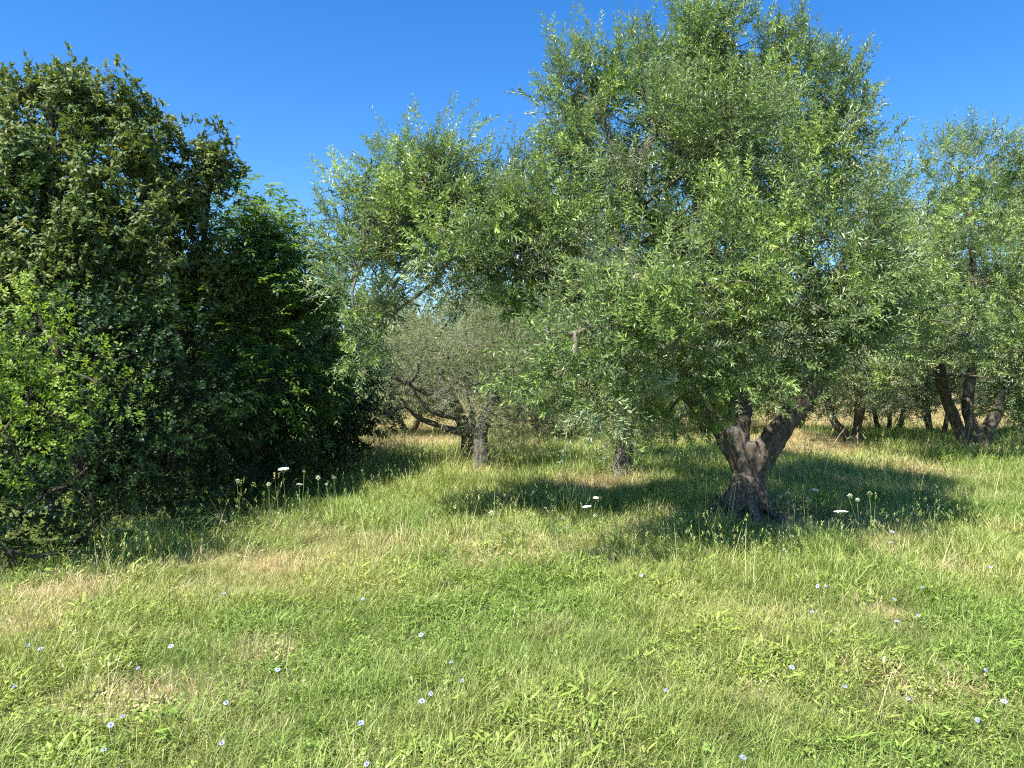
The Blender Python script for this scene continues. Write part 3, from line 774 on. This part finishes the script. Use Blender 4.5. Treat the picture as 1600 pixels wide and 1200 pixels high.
hedge_plant('ash_tree', 0, 0, [(385, 365, 9.6, 64), (430, 368, 9.4, 44), (465, 392, 9.6, 40), (400, 345, 9.4, 38), (490, 430, 9.9, 34), (445, 385, 9.8, 48), (400, 410, 9.0, 60), (480, 430, 10, 46), (330, 345, 9.2, 40), (350, 390, 9.2, 48), (430, 420, 9.6, 54), (360, 460, 9.0, 70), (460, 470, 9.8, 48), (410, 510, 9.0, 70), (490, 540, 10.0, 48), (330, 540, 8.6, 80), (440, 590, 9.2, 72), (510, 600, 10.2, 44), (380, 620, 8.6, 80),
             (395, 320, 9.6, 24), (465, 350, 9.9, 16), (370, 300, 9.4, 20), (470, 640, 9.6, 54), (300, 470, 9.0, 70), (500, 480, 10.4, 40), (420, 450, 10.6, 90), (340, 520, 10.2, 110)],
            'ash', M['ash'], 'leafy ash like tree with drooping feathery leaves in the middle of the hedge', 33, 1.8, .95, .66, 4, base=(-3.5, 10.4), thick=.07, upward=.2, push=.3)
hedge_plant('hedge_shrub', 0, 0, [(35, 520, 4.7, 62), (95, 560, 4.7, 58), (150, 600, 4.8, 52), (195, 640, 4.9, 40), (40, 610, 4.6, 70), (110, 660, 4.7, 66), (20, 690, 4.6, 70), (-50, 560, 4.6, 90), (-60, 680, 4.6, 90), (60, 490, 4.9, 40), (20, 480, 5.0, 44)],
            'bramble', M['bramble'], 'bright yellow green shrub catching the sun at the left edge', 34, 1.7, .62, .80, 3, 'shrub', base=(-4.3, 5.9), thick=.03, push=1.0)
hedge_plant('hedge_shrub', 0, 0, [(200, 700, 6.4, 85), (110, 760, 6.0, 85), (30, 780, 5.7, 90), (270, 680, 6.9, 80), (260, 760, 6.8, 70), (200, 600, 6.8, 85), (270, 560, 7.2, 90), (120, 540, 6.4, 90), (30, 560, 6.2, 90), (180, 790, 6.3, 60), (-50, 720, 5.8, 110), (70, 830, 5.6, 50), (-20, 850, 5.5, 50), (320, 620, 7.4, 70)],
            'bramble', M['shaded_hedge'], 'deep shaded green shrub under the tallest hedge tree', 35, 1.1, .9, .35, 4, 'shrub', base=(-4.0, 7.2), thick=.04, push=.45)
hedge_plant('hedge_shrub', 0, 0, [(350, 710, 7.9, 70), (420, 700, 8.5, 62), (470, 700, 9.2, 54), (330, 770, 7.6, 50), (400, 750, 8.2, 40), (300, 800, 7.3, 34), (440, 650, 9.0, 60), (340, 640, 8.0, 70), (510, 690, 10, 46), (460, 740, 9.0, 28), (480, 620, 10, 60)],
            'bramble', M['shaded_hedge'], 'dark shaded shrub at the foot of the ash like tree', 36, 1.1, .9, .3, 4, 'shrub', base=(-3.2, 9.2), thick=.035, push=.35)
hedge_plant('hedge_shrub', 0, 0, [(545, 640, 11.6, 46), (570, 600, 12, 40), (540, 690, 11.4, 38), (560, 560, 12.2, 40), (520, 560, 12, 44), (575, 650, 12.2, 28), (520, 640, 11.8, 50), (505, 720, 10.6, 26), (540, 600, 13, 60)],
            'bramble', M['shaded_hedge'], 'dark shrub closing the far end of the hedge', 37, 1.0, 1.0, .3, 3, 'shrub', base=(-2.75, 12.1), thick=.04)
# the back of the hedge, seen through its gaps
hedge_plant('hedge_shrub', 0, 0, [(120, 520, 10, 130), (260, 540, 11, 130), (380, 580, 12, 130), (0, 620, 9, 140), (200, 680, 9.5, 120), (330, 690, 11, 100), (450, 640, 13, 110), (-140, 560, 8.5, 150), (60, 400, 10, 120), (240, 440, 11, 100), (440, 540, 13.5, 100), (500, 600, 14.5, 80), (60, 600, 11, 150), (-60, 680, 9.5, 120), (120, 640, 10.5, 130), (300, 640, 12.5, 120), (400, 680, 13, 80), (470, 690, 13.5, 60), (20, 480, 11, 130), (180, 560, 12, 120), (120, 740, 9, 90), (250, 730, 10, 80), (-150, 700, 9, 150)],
            'bramble', M['shaded_hedge'], 'dark thicket filling the back of the hedge behind the trees', 38, .34, 2.3, .25, 5, 'shrub', base=(-5.2, 10.5), thick=.06)

# ------------------------------------------------------------------ grass
def blade_mesh(name, n, rad, lmin, lmax, wmin, wmax, lean, seed, mat, seed_head=False, segs=3, spread=1.0):
    r = np.random.default_rng(seed)
    mb = MB(); own = []
    for i in range(n):
        a = r.uniform(0, 2 * np.pi); q = rad * math.sqrt(r.random())
        b = np.array([math.cos(a) * q, math.sin(a) * q, -.01])
        L = r.uniform(lmin, lmax); w = r.uniform(wmin, wmax)
        h = a + r.normal(0, 1.0) * spread
        ln = abs(r.normal(lean, lean * .5)); curve = r.uniform(.2, 1.0) * lean * 1.6
        sd = np.array([-math.sin(h), math.cos(h), 0]); f = np.array([math.cos(h), math.sin(h), 0])
        tw = r.normal(0, .5)
        sd = sd * math.cos(tw) + f * math.sin(tw)
        pts = []
        ang = ln; p = b.copy()
        for s in range(segs + 1):
            pts.append(p.copy())
            p = p + (f * math.sin(ang) + np.array([0, 0, math.cos(ang)])) * L / segs
            ang = min(ang + curve / segs, 2.3)
        co = []
        for s in range(segs):
            ww = w * (1 - .25 * s / segs) * (.75 if s == 0 else 1)
            co += [pts[s] - sd * ww / 2, pts[s] + sd * ww / 2]
        co.append(pts[segs])
        tr = []
        for s in range(segs - 1):
            k = 2 * s; tr += [[k, k + 1, k + 3], [k, k + 3, k + 2]]
        k = 2 * (segs - 1); tr.append([k, k + 1, k + 2])
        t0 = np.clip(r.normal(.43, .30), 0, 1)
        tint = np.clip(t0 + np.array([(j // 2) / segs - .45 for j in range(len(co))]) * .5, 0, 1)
        mb.add(np.array(co), np.array(tr), tint); own.append(np.full(len(co), r.random()))
        if seed_head:
            hp = pts[segs]; e = hp + (pts[segs] - pts[segs - 1]) * .45
            for q in range(9):
                c = hp + (e - hp) * q / 9; dr = norm(rand_unit(1, r)[0] + norm(e - hp) * 1.2) * .016
                s2 = np.cross(dr, [0, 0, 1.]) * .16
                mb.add(np.array([c, c + dr * .5 + s2, c + dr, c + dr * .5 - s2]), [[0, 1, 2], [0, 2, 3]], .8); own.append(np.full(4, .45))
    me = make_mesh(name, np.concatenate(mb.co), np.concatenate(mb.tr), {'tint': np.concatenate(mb.tint), 'own': np.concatenate(own)})
    me.materials.append(mat)
    return me

def weed_mesh(name, n, rad, hmax, ll, lw, seed, mat):
    r = np.random.default_rng(seed); mb = MB()
    a = r.uniform(0, 2 * np.pi, n); q = rad * np.sqrt(r.random(n))
    pos = np.stack([np.cos(a) * q, np.sin(a) * q, r.uniform(.01, hmax, n) * (1 - .5 * q / rad)], -1)
    ax = np.stack([np.cos(a + r.normal(0, .8, n)), np.sin(a + r.normal(0, .8, n)), r.uniform(-.1, .9, n)], -1)
    nr = np.stack([r.normal(0, .35, n), r.normal(0, .35, n), np.ones(n)], -1)
    leaves(mb, pos, ax, nr, ll * r.normal(1, .25, n), lw * r.normal(1, .2, n), np.clip(r.normal(.5, .2, n), 0, 1), 'round')
    own = np.repeat(.25 + .75 * r.random(n), 6)
    me = make_mesh(name, np.concatenate(mb.co), np.concatenate(mb.tr), {'tint': np.concatenate(mb.tint), 'own': own})
    me.materials.append(mat)
    return me

tuft_col = bpy.data.collections.new('tuft_sources')
names = []
def src(me):
    o = bpy.data.objects.new('tuft_%02d' % len(names), me); names.append(o.name); tuft_col.objects.link(o)
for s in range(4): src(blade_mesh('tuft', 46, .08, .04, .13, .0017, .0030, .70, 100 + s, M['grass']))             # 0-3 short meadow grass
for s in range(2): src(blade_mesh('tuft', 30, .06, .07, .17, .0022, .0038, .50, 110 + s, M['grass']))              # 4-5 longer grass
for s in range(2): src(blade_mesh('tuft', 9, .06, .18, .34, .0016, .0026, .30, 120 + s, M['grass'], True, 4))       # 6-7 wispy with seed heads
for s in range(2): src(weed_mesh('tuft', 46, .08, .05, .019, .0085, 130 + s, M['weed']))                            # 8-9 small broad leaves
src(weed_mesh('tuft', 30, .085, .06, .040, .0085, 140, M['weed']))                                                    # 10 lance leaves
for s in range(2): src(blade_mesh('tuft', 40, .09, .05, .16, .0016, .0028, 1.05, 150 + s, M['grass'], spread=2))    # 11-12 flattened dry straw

def scatter():
    r = np.random.default_rng(77)
    X = []; Y = []; S = []
    def band(y0, y1, dens, sc, margin=1.6):
        xm = lambda y: .70 * y + margin
        A = (y1 - y0) * 2 * xm(y1)
        n = int(A * dens)
        x = r.uniform(-xm(y1), xm(y1), n); y = r.uniform(y0, y1, n)
        k = np.abs(x) < xm(y)
        X.append(x[k]); Y.append(y[k]); S.append(np.full(k.sum(), sc))
    band(1.2, 4.5, 330, .95); band(4.5, 7, 270, 1.05); band(7, 10.5, 190, 1.2); band(10.5, 15, 110, 1.45); band(15, 24, 55, 1.8)
    x = np.concatenate(X); y = np.concatenate(Y); s = np.concatenate(S)
    # no grass inside the hedge or on the trunks
    hedge = -3.95 + (y - 5.75) * .20
    k = (x > hedge + .05 * np.sin(y * 5)) | (r.random(len(x)) < .06) | (y > 14.5)
    for cx, cy, rr in ((gb[0], gb[1], .42), (g2[0], g2[1], .16), (g3[0], g3[1], .14), (g4[0], g4[1], .2)):
        k &= (x - cx) ** 2 + (y - cy) ** 2 > rr * rr
    x, y, s = x[k], y[k], s[k]
    dry = dryness(x, y)
    # parched spots are thin
    k = r.random(len(x)) > .12 * smooth(.6, 1, dry)
    x, y, s, dry = x[k], y[k], s[k], dry[k]
    n = len(x)
    lush = smooth(.42, .62, fbm2(x, y, .5, 41)) * (1 - smooth(.3, .7, dry))
    under = np.exp(-(((x - 2.5) / 3.6) ** 2 + ((y - 9.6) / 2.3) ** 2))
    lush = np.clip(lush * smooth(4.5, 8, y) + .8 * under + .5 * smooth(8.5, 11, y) * (1 - dry), 0, 1)
    weedy = smooth(.46, .62, fbm2(x, y, .9, 51)) * smooth(9, 5, y)
    u = r.random(n)
    idx = r.integers(0, 4, n)
    idx = np.where(u < .36 * weedy + .09, r.integers(8, 11, n), idx)
    idx = np.where((u > 1 - .55 * lush), r.integers(4, 6, n), idx)
    idx = np.where(r.random(n) < .03, r.integers(6, 8, n), idx)
    idx = np.where(r.random(n) < .55 * smooth(.35, .85, dry) + .05, r.integers(11, 13, n), idx)
    s = s * r.normal(1, .2, n).clip(.5, 1.6) * (1 + .30 * lush) * (1 - .25 * smooth(.5, 1, dry)) * (.50 + 1.0 * fbm2(x, y, 1.8, 61))
    hue = np.clip((fbm2(x, y, .7, 71) - .5) * 3.0 + .52 - .40 * lush + r.normal(0, .18, n), 0, 1)
    z = ground_z(x, y)
    me = bpy.data.meshes.new('grass')
    me.vertices.add(n); me.vertices.foreach_set('co', np.stack([x, y, z], -1).astype(np.float32).ravel())
    for nm, v in (('dry', np.clip(dry + r.normal(0, .07, n), 0, 1)), ('hue', hue), ('size', s)):
        a = me.attributes.new(nm, 'FLOAT', 'POINT'); a.data.foreach_set('value', v.astype(np.float32))
    a = me.attributes.new('pick', 'INT', 'POINT'); a.data.foreach_set('value', idx.astype(np.int32))
    a = me.attributes.new('turn', 'FLOAT_VECTOR', 'POINT')
    a.data.foreach_set('vector', np.stack([r.normal(0, .13, n), r.normal(0, .13, n), r.uniform(0, 6.28, n)], -1).astype(np.float32).ravel())
    o = bpy.data.objects.new('grass', me); COL.objects.link(o)
    ng = bpy.data.node_groups.new('grass_scatter', 'GeometryNodeTree')
    ng.interface.new_socket('Geometry', in_out='INPUT', socket_type='NodeSocketGeometry')
    ng.interface.new_socket('Geometry', in_out='OUTPUT', socket_type='NodeSocketGeometry')
    gi = ng.nodes.new('NodeGroupInput'); go = ng.nodes.new('NodeGroupOutput')
    ci = ng.nodes.new('GeometryNodeCollectionInfo'); ci.inputs['Collection'].default_value = tuft_col
    ci.inputs['Separate Children'].default_value = True; ci.inputs['Reset Children'].default_value = True
    ip = ng.nodes.new('GeometryNodeInstanceOnPoints'); ip.inputs['Pick Instance'].default_value = True
    def named(nm, t):
        q = ng.nodes.new('GeometryNodeInputNamedAttribute'); q.data_type = t; q.inputs['Name'].default_value = nm
        return q.outputs['Attribute']
    L = ng.links.new
    L(gi.outputs[0], ip.inputs['Points']); L(ci.outputs[0], ip.inputs['Instance'])
    L(named('pick', 'INT'), ip.inputs['Instance Index'])
    e2r = ng.nodes.new('FunctionNodeEulerToRotation')
    L(named('turn', 'FLOAT_VECTOR'), e2r.inputs[0]); L(e2r.outputs[0], ip.inputs['Rotation'])
    L(named('size', 'FLOAT'), ip.inputs['Scale'])
    L(ip.outputs[0], go.inputs[0])
    md = o.modifiers.new('scatter', 'NODES'); md.node_group = ng
    o['label'] = 'sunlit meadow grass with small weeds and straw covering the ground'
    o['category'] = 'grass'
    o['kind'] = 'stuff'
    print('grass tufts', n)
scatter()

# ------------------------------------------------------------------ wild flowers and weeds
def stem_part(root, pts, r0, r1, mat='stem', name='stem'):
    mb = MB(); tube(mb, pts, np.linspace(r0, r1, len(pts)), 5, .5)
    return obj(name, mb.mesh(name, True), M[mat], root)

def chicory(px, py, h, label, seed, dia=.038):
    r = np.random.default_rng(seed)
    g = on_ground(px, py, h)
    head = g + np.array([0, 0, h])
    foot = g + np.array([r.normal(0, .05), r.normal(.02, .04), -.01])
    root = thing('chicory_flower', foot, label, 'flower', 'chicory flowers in the grass')
    sp = bent(foot, head, r, 7, .06)
    stem_part(root, sp, .0022, .0013)
    e = sp[4] + np.array([r.normal(0, .035), r.normal(0, .03), h * r.uniform(.25, .6)])
    side = MB(); tube(side, np.concatenate([bent(sp[4], e, r, 5, .1), e[None] + [[0, 0, .006]], e[None] + [[0, 0, .014]]]), np.array([.0014, .0012, .001, .001, .001, .0032, .0008]), 5)
    obj('side_shoot', side.mesh('side_shoot', True), M['stem'], root)
    ax = norm(np.array([r.normal(-.15, .35), r.normal(-.45, .3), 1.0]))
    u = norm(np.cross(ax, [0.3, 1, 0.1])); v = np.cross(ax, u)
    n = 15; mb = MB()
    for k in range(n):
        a = 2 * np.pi * k / n + r.normal(0, .08); d = u * math.cos(a) + v * math.sin(a); t = np.cross(ax, d)
        L = dia / 2 * r.uniform(.88, 1.08); w = dia * .16; lift = r.uniform(.1, .35)
        b = head + d * .002
        m = head + d * L * .6 + ax * L * .6 * lift; e = head + d * L + ax * L * lift * .8
        mb.add(np.array([b - t * w * .2, b + t * w * .2, m + t * w * .5, m - t * w * .5, e + t * w * .42, e - t * w * .42]), [[0, 1, 2], [0, 2, 3], [3, 2, 4], [3, 4, 5]])
    o = obj('petals', mb.mesh('petals'), M['petal'], root, 'stuff')
    mb = MB()
    for k in range(8):
        a = k * .785; d = u * math.cos(a) + v * math.sin(a)
        tube(mb, np.stack([head, head + d * .0025 + ax * .005, head + d * .004 + ax * .009]), np.array([.0012, .001, .0006]), 4)
    obj('stamens', mb.mesh('stamens'), M['petal'], root, 'stuff')

def umbel(px, py, h, size, label, seed, tilt=.15, closed=False, group='wild carrot flowers', mat=None):
    r = np.random.default_rng(seed)
    g = on_ground(px, py, h)
    head = g + np.array([0, 0, h])
    foot = g + np.array([r.normal(0, .05), r.normal(.02, .05), -.01])
    root = thing('wild_carrot', foot, label, 'flower', group)
    neck = head - np.array([0, 0, size * (.45 if not closed else .8)])
    stem_part(root, bent(foot, neck, r, 8, .04), .0032, .0020)
    ax = norm(np.array([r.normal(0, tilt), r.normal(-.1, tilt), 1.0])); u = norm(np.cross(ax, [0.3, 1, 0.1])); v = np.cross(ax, u)
    rays = MB(); fl = MB()
    for k in range(26 if not closed else 16):
        q = math.sqrt((k + .5) / 26) if not closed else math.sqrt((k + .5) / 16); a = k * 2.39996
        R = size / 2 * q
        if closed: c = head + (u * math.cos(a) + v * math.sin(a)) * R * .9 + ax * size * .45 * math.cos(q * 1.9)
        else: c = head + (u * math.cos(a) + v * math.sin(a)) * R + ax * (size * .10 * (1 - q * q))
        tube(rays, np.stack([neck, (neck + c) / 2 + (c - head) * .12, c]), np.array([.0009, .0008, .0007]), 3, cap=False)
        m = 9
        for j in range(m):
            o2 = (u * math.cos(j * 2.4) + v * math.sin(j * 2.4)) * math.sqrt(j / m) * size * (.10 if not closed else .11)
            p = c + o2 + ax * r.uniform(0, .003); rr = size * (.042 if not closed else .05) * r.uniform(.8, 1.2)
            nn = norm(ax + rand_unit(1, r)[0] * .5); uu = norm(np.cross(nn, [.2, 1, .3])); vv = np.cross(nn, uu)
            ang = np.arange(5) * 1.2566 + r.random()
            ring = p + (np.cos(ang)[:, None] * uu + np.sin(ang)[:, None] * vv) * rr
            fl.add(np.concatenate([[p + nn * rr * .35], ring]), [[0, i + 1, (i + 1) % 5 + 1] for i in range(5)])
    um = obj('umbel' if not closed else 'seed_head', fl.mesh('umbel'), mat or (M['umbel'] if not closed else M['bud']), root)
    obj('rays', rays.mesh('rays'), M['stem'], um, 'stuff')

CH = [
 (173, 1133, .10, 'open chicory flower in the middle of the close trio near the bottom left corner'),
 (192, 1120, .12, 'upper right chicory flower of the close trio near the bottom left corner'),
 (163, 1172, .08, 'lowest chicory flower of the close trio near the bottom left corner'),
 (63, 1014, .12, 'right flower of the chicory pair on the straw patch at the left edge'),
 (45, 1008, .10, 'left flower of the chicory pair on the straw patch at the left edge'),
 (23, 1073, .10, 'pale chicory flower nearest the left picture edge, below the straw patch'),
 (267, 1010, .12, 'lone chicory flower right of the straw patch in the left foreground'),
 (216, 1044, .10, 'faint chicory flower just above the straw strip in the left foreground'),
 (350, 927, .12, 'chicory flower below the dry patch in front of the hedge weeds'),
 (434, 1047, .12, 'lone chicory flower between the left foreground and the picture middle'),
 (353, 1098, .12, 'upper of two small chicory flowers one above the other left of the bottom middle'),
 (347, 1161, .10, 'lower of two small chicory flowers one above the other left of the bottom middle'),
 (564, 1130, .10, 'bright chicory flower above the one cut by the bottom edge'),
 (573, 1194, .08, 'chicory flower cut by the bottom picture edge'),
 (673, 1084, .12, 'upper right flower of the tight chicory pair in the bottom middle'),
 (659, 1096, .10, 'lower left flower of the tight chicory pair in the bottom middle'),
 (722, 1064, .12, 'chicory flower up and right of the tight pair in the bottom middle'),
 (705, 1035, .13, 'thin chicory flower highest in the group of the bottom middle'),
 (658, 992, .13, 'tiny chicory flower alone in the sunny grass of the picture middle'),
 (567, 936, .13, 'small chicory flower in the pale grass below the hedge end'),
 (1040, 1079, .12, 'lone chicory flower in the foreground below the slim olive'),
 (1237, 1043, .14, 'large chicory flower left of the dark centred one in the right foreground'),
 (1320, 1073, .12, 'wide chicory flower right of and below the large one in the right foreground'),
 (1398, 937, .14, 'upper left flower of the chicory group by the narrow bare strip on the right'),
 (1401, 971, .12, 'lowest flower of the chicory group by the narrow bare strip on the right'),
 (1435, 962, .13, 'lower right flower of the chicory group by the narrow bare strip on the right'),
 (1441, 918, .14, 'topmost flower of the chicory group by the narrow bare strip on the right'),
 (1278, 916, .15, 'left flower of the chicory pair in the grass in front of the large trunk'),
 (1291, 916, .15, 'right flower of the chicory pair in the grass in front of the large trunk'),
 (1540, 1047, .12, 'dull chicory flower highest of those along the lower right edge'),
 (1569, 1096, .11, 'chicory flower nearest the right edge in the lower right foreground'),
 (1527, 1125, .10, 'lowest faint chicory flower in the lower right foreground'),
 (1419, 1092, .11, 'dim chicory flower left of those along the lower right edge'),
 (1161, 1184, .08, 'chicory flower close to the bottom edge right of the middle'),
 (1548, 886, .15, 'chicory flower far right beyond the bare patch'),
 (1269, 956, .14, 'faint chicory flower below the pair in front of the large trunk'),
 (1394, 831, .20, 'upper chicory flower of the pale pair at the shade edge right of the trunk'),
 (1392, 847, .16, 'lower chicory flower of the pale pair at the shade edge right of the trunk'),
 (1002, 899, .18, 'pale chicory flower on a tall stem in front of the shaded weeds'),
]
for i, (px, py, h, lab) in enumerate(CH): chicory(px, py, h + .03 + .02 * (i % 4), lab, 500 + i, (.023 if py > 900 else .029) * (1.15 if i % 3 == 0 else .85))

UM = [
 (443, 733, .58, .09, 'broad flat white wild carrot umbel standing before the dark hedge', False),
 (468, 757, .46, .055, 'small white wild carrot umbel just right of the broad one by the hedge', False),
 (475, 737, .58, .035, 'tall closed wild carrot head right of the broad umbel by the hedge', True),
 (497, 747, .48, .05, 'round closed wild carrot head midway along the row at the hedge end', True),
 (522, 747, .48, .045, 'rightmost closed wild carrot head of the row at the hedge end', True),
 (510, 757, .30, .035, 'lowest small closed wild carrot head in the row at the hedge end', True),
 (420, 757, .48, .045, 'leaning closed wild carrot head left of the broad umbel', True),
 (434, 771, .24, .035, 'short closed wild carrot head below the broad umbel', True),
 (371, 752, .48, .05, 'leftmost wild carrot head at the hedge foot', True),
 (917, 792, .36, .075, 'white wild carrot umbel on a straight stem in the tree shade left of the trunk', False),
 (931, 778, .36, .05, 'small tilted white umbel behind the straight stemmed one in the shade', False),
 (768, 802, .26, .055, 'dull wild carrot head at the left tip of the tree shadow', True),
 (880, 810, .26, .04, 'small closed head left of the straight stemmed white umbel', True),
 (930, 806, .26, .04, 'small closed head right of the straight stemmed white umbel', True),
 (1274, 766, .34, .055, 'round white wild carrot umbel highest in the shade right of the trunk', False),
 (1231, 771, .32, .045, 'closed head nearest the right side of the large trunk', True),
 (1211, 753, .34, .04, 'small pale closed head in the grass behind the large trunk base', True),
 (1264, 782, .28, .06, 'greenish round head in the leafy weeds right of the trunk', True),
 (1314, 800, .26, .10, 'broad tilted white umbel at the shade edge right of the trunk', False),
 (1328, 775, .34, .045, 'closed head above the broad tilted umbel', True),
 (1359, 772, .36, .05, 'closed head on a long leaning stem rightmost in the shade', True),
 (1340, 781, .30, .035, 'tiny closed head between the two tall ones right of the trunk', True),
 (1241, 790, .24, .035, 'low closed head in front of the shade right of the trunk', True),
 (1236, 839, .24, .035, 'tall closed head in the sunlit grass in front of the trunk', True),
 (1225, 860, .18, .035, 'short closed head in the sunlit grass in front of the trunk', True),
 (1367, 815, .22, .04, 'closed head at the shade edge beside the chicory pair', True),
]
for i, (px, py, h, sz, lab, cl) in enumerate(UM): umbel(px, py, h + (.15 if 1225 < px < 1370 and py < 805 else 0), sz, lab, 700 + i, closed=cl, tilt=.12 if not cl else .25)

def weed(px, py, h, spread, label, seed, n=7, mat='stem', leafy=0, leafmat='pale_leaf', ll=.045, lw=.018, name='weed_plant'):
    """branched wiry weed"""
    r = np.random.default_rng(seed); g = on_ground(px, py)
    root = thing(name, g, label, 'plant', 'weeds standing in the grass')
    tips = []
    for k in range(n):
        e = g + np.array([r.normal(0, spread), r.normal(0, spread * .7), h * r.uniform(.6, 1.05)])
        p = bent(g + np.array([r.normal(0, .02), r.normal(0, .02), -.01]), e, r, 8, .10)
        mb = MB(); tube(mb, p, np.linspace(.0026, .0010, 8), 4)
        for q in range(r.integers(1, 4)):
            i = r.integers(3, 7); e2 = p[i] + np.array([r.normal(0, .06), r.normal(0, .05), r.uniform(.04, .12)]) * h / .35
            tube(mb, bent(p[i], e2, r, 5, .1), np.linspace(.0015, .0007, 5), 3); tips.append(e2)
        obj('stem', mb.mesh('stem', True), M[mat], root)
        tips.append(e)
        if leafy: tips += [p[j] for j in range(2, 8)]
    if leafy:
        P = np.repeat(np.array(tips), leafy, 0); N = len(P); mb = MB()
        A = rand_unit(N, r); A[:, 2] = np.abs(A[:, 2]) * .5 + .1; Nn = rand_unit(N, r) * .5 + np.array([0, 0, 1])
        leaves(mb, P + r.normal(0, .006, (N, 3)), A, Nn, ll * r.normal(1, .2, N), lw * r.normal(1, .2, N), np.full(N, .5), 'oval')
        obj('foliage', mb.mesh('foliage'), M[leafmat], root, 'stuff')
    else:
        mb = MB()
        for t in tips: tube(mb, np.stack([t - [0, 0, .004], t, t + [0, 0, .006]]), np.array([.0015, .0035, .001]), 4)
        obj('buds', mb.mesh('buds'), M['bud'], root, 'stuff')
WD = [(790, 858, .30, .07, 'wiry weed leftmost along the front edge of the tree shadow', 6, 0),
      (820, 862, .32, .09, 'bushy pale wiry weed second along the front edge of the tree shadow', 10, 0),
      (860, 858, .34, .08, 'spreading wiry weed third along the front edge of the tree shadow', 8, 0),
      (885, 868, .24, .06, 'low wiry weed in front of the straight stemmed white umbel', 6, 0),
      (990, 862, .32, .07, 'sparse wiry weed right of the straight stemmed white umbel', 6, 0),
      (1063, 862, .30, .08, 'wiry weed in front of the large trunk on its left', 7, 0),
      (1230, 880, .26, .08, 'wiry weed in the sun in front of the large trunk', 7, 0),
      (1405, 850, .40, .10, 'tall leaning wiry weed at the right end of the tree shadow', 7, 0),
      (1455, 845, .36, .08, 'tall wiry weed farther right beyond the tree shadow', 6, 0),
      (960, 862, .16, .04, 'small yellow green seedling in front of the shade', 4, 2),
      (1290, 812, .26, .10, 'yellow green leafy weed among the white umbels right of the trunk', 9, 2),
      (305, 835, .26, .05, 'pale leafy weed at the hedge foot right of the tall grass', 4, 2),
      (355, 818, .32, .08, 'taller pale leafy weed at the hedge foot below the leftmost carrot head', 6, 2),
      (322, 828, .20, .04, 'short pale weed between two taller ones at the hedge foot', 4, 2),
      (425, 800, .26, .06, 'leafy weed at the foot of the broad white umbel', 5, 2),
      (460, 788, .24, .09, 'dark leafy weed under the small white umbel by the hedge', 7, 2),
      (1190, 1130, .20, .03, 'thin brown upright weed in the right foreground', 2, 0)]
for i, (px, py, h, sp, lab, n, lf) in enumerate(WD): weed(px, py, h, sp, lab, 900 + i, n, leafy=lf)

def tall_grass(px, py, h, n, rad, label, seed):
    r = np.random.default_rng(seed); g = on_ground(px, py)
    root = thing('tall_grass', g, label, 'grass', 'tall grass clumps at the hedge foot')
    mb = MB(); sh = MB()
    for k in range(n):
        b = g + np.array([r.normal(0, rad), r.normal(0, rad), -.02]); L = h * r.uniform(.55, 1.1); a = r.uniform(0, 6.28); ln = r.uniform(.05, .35)
        f = np.array([math.cos(a), math.sin(a), 0]); t = np.linspace(0, 1, 8)[:, None]
        p = b + f * L * (ln * t + .45 * t ** 3) + np.array([0, 0, 1]) * L * (t - .32 * t ** 3)
        w = r.uniform(.004, .008); sd = np.cross(f, [0, 0, 1.]) * w / 2 + f * r.normal(0, .001)
        wt = (1 - t ** 2.5)
        co = np.stack([p - sd * wt, p + sd * wt], 1).reshape(-1, 3)
        tr = []
        for i in range(7): q = 2 * i; tr += [[q, q + 1, q + 3], [q, q + 3, q + 2]]
        mb.add(co, tr)
        if k % 5 == 0:
            for q in range(24):
                i = r.integers(5, 8); c = p[i] + r.normal(0, .008, 3); d = norm(rand_unit(1, r)[0] + [0, 0, .6]) * .018; s2 = norm(np.cross(d, [1, .2, .1])) * .002
                sh.add(np.array([c, c + d * .5 + s2, c + d, c + d * .5 - s2]), [[0, 1, 2], [0, 2, 3]])
    obj('blades', mb.mesh('blades'), M['pale_leaf'], root, 'stuff')
    obj('seed_heads', sh.mesh('seed_heads'), M['bud'], root, 'stuff')
tall_grass(205, 880, .52, 60, .10, 'tall arching grass clump at the hedge foot, left half', 1001)
tall_grass(247, 872, .52, 60, .10, 'tall arching grass clump at the hedge foot, right half', 1002)
tall_grass(172, 888, .34, 34, .07, 'shorter arching grass clump left of the tall ones at the hedge foot', 1003)

# low runners along the foot of the hedge
for i, (px, py, rows, lab) in enumerate([
    (30, 905, [(25, 880, 5.75, 44, .6), (-40, 890, 5.6, 50, .6), (80, 865, 5.95, 40, .6)], 'low bramble runners at the hedge foot by the left edge'),
    (130, 868, [(130, 850, 6.3, 40, .6), (175, 845, 6.5, 26, .6), (95, 862, 6.1, 28, .6)], 'low bramble runners at the hedge foot left of the tall grass'),
    (290, 820, [(280, 812, 7.2, 28, .6), (320, 806, 7.5, 24, .6)], 'low dark runners at the hedge foot behind the pale weeds'),
    (400, 785, [(390, 778, 8.2, 26, .7), (440, 768, 8.7, 24, .7), (480, 752, 9.3, 22, .7)], 'low dark runners at the hedge foot behind the carrot flowers')]):
    hedge_plant('bramble', px, py, rows, 'bramble', M['bramble'], lab, 1100 + i, 1.2, .62, .5, 2, 'shrub', thick=.008, clear=.02)
print('TRIS', sum(len(o.data.polygons) for o in COL.objects if o.type == 'MESH'), 'objects', len(COL.objects))
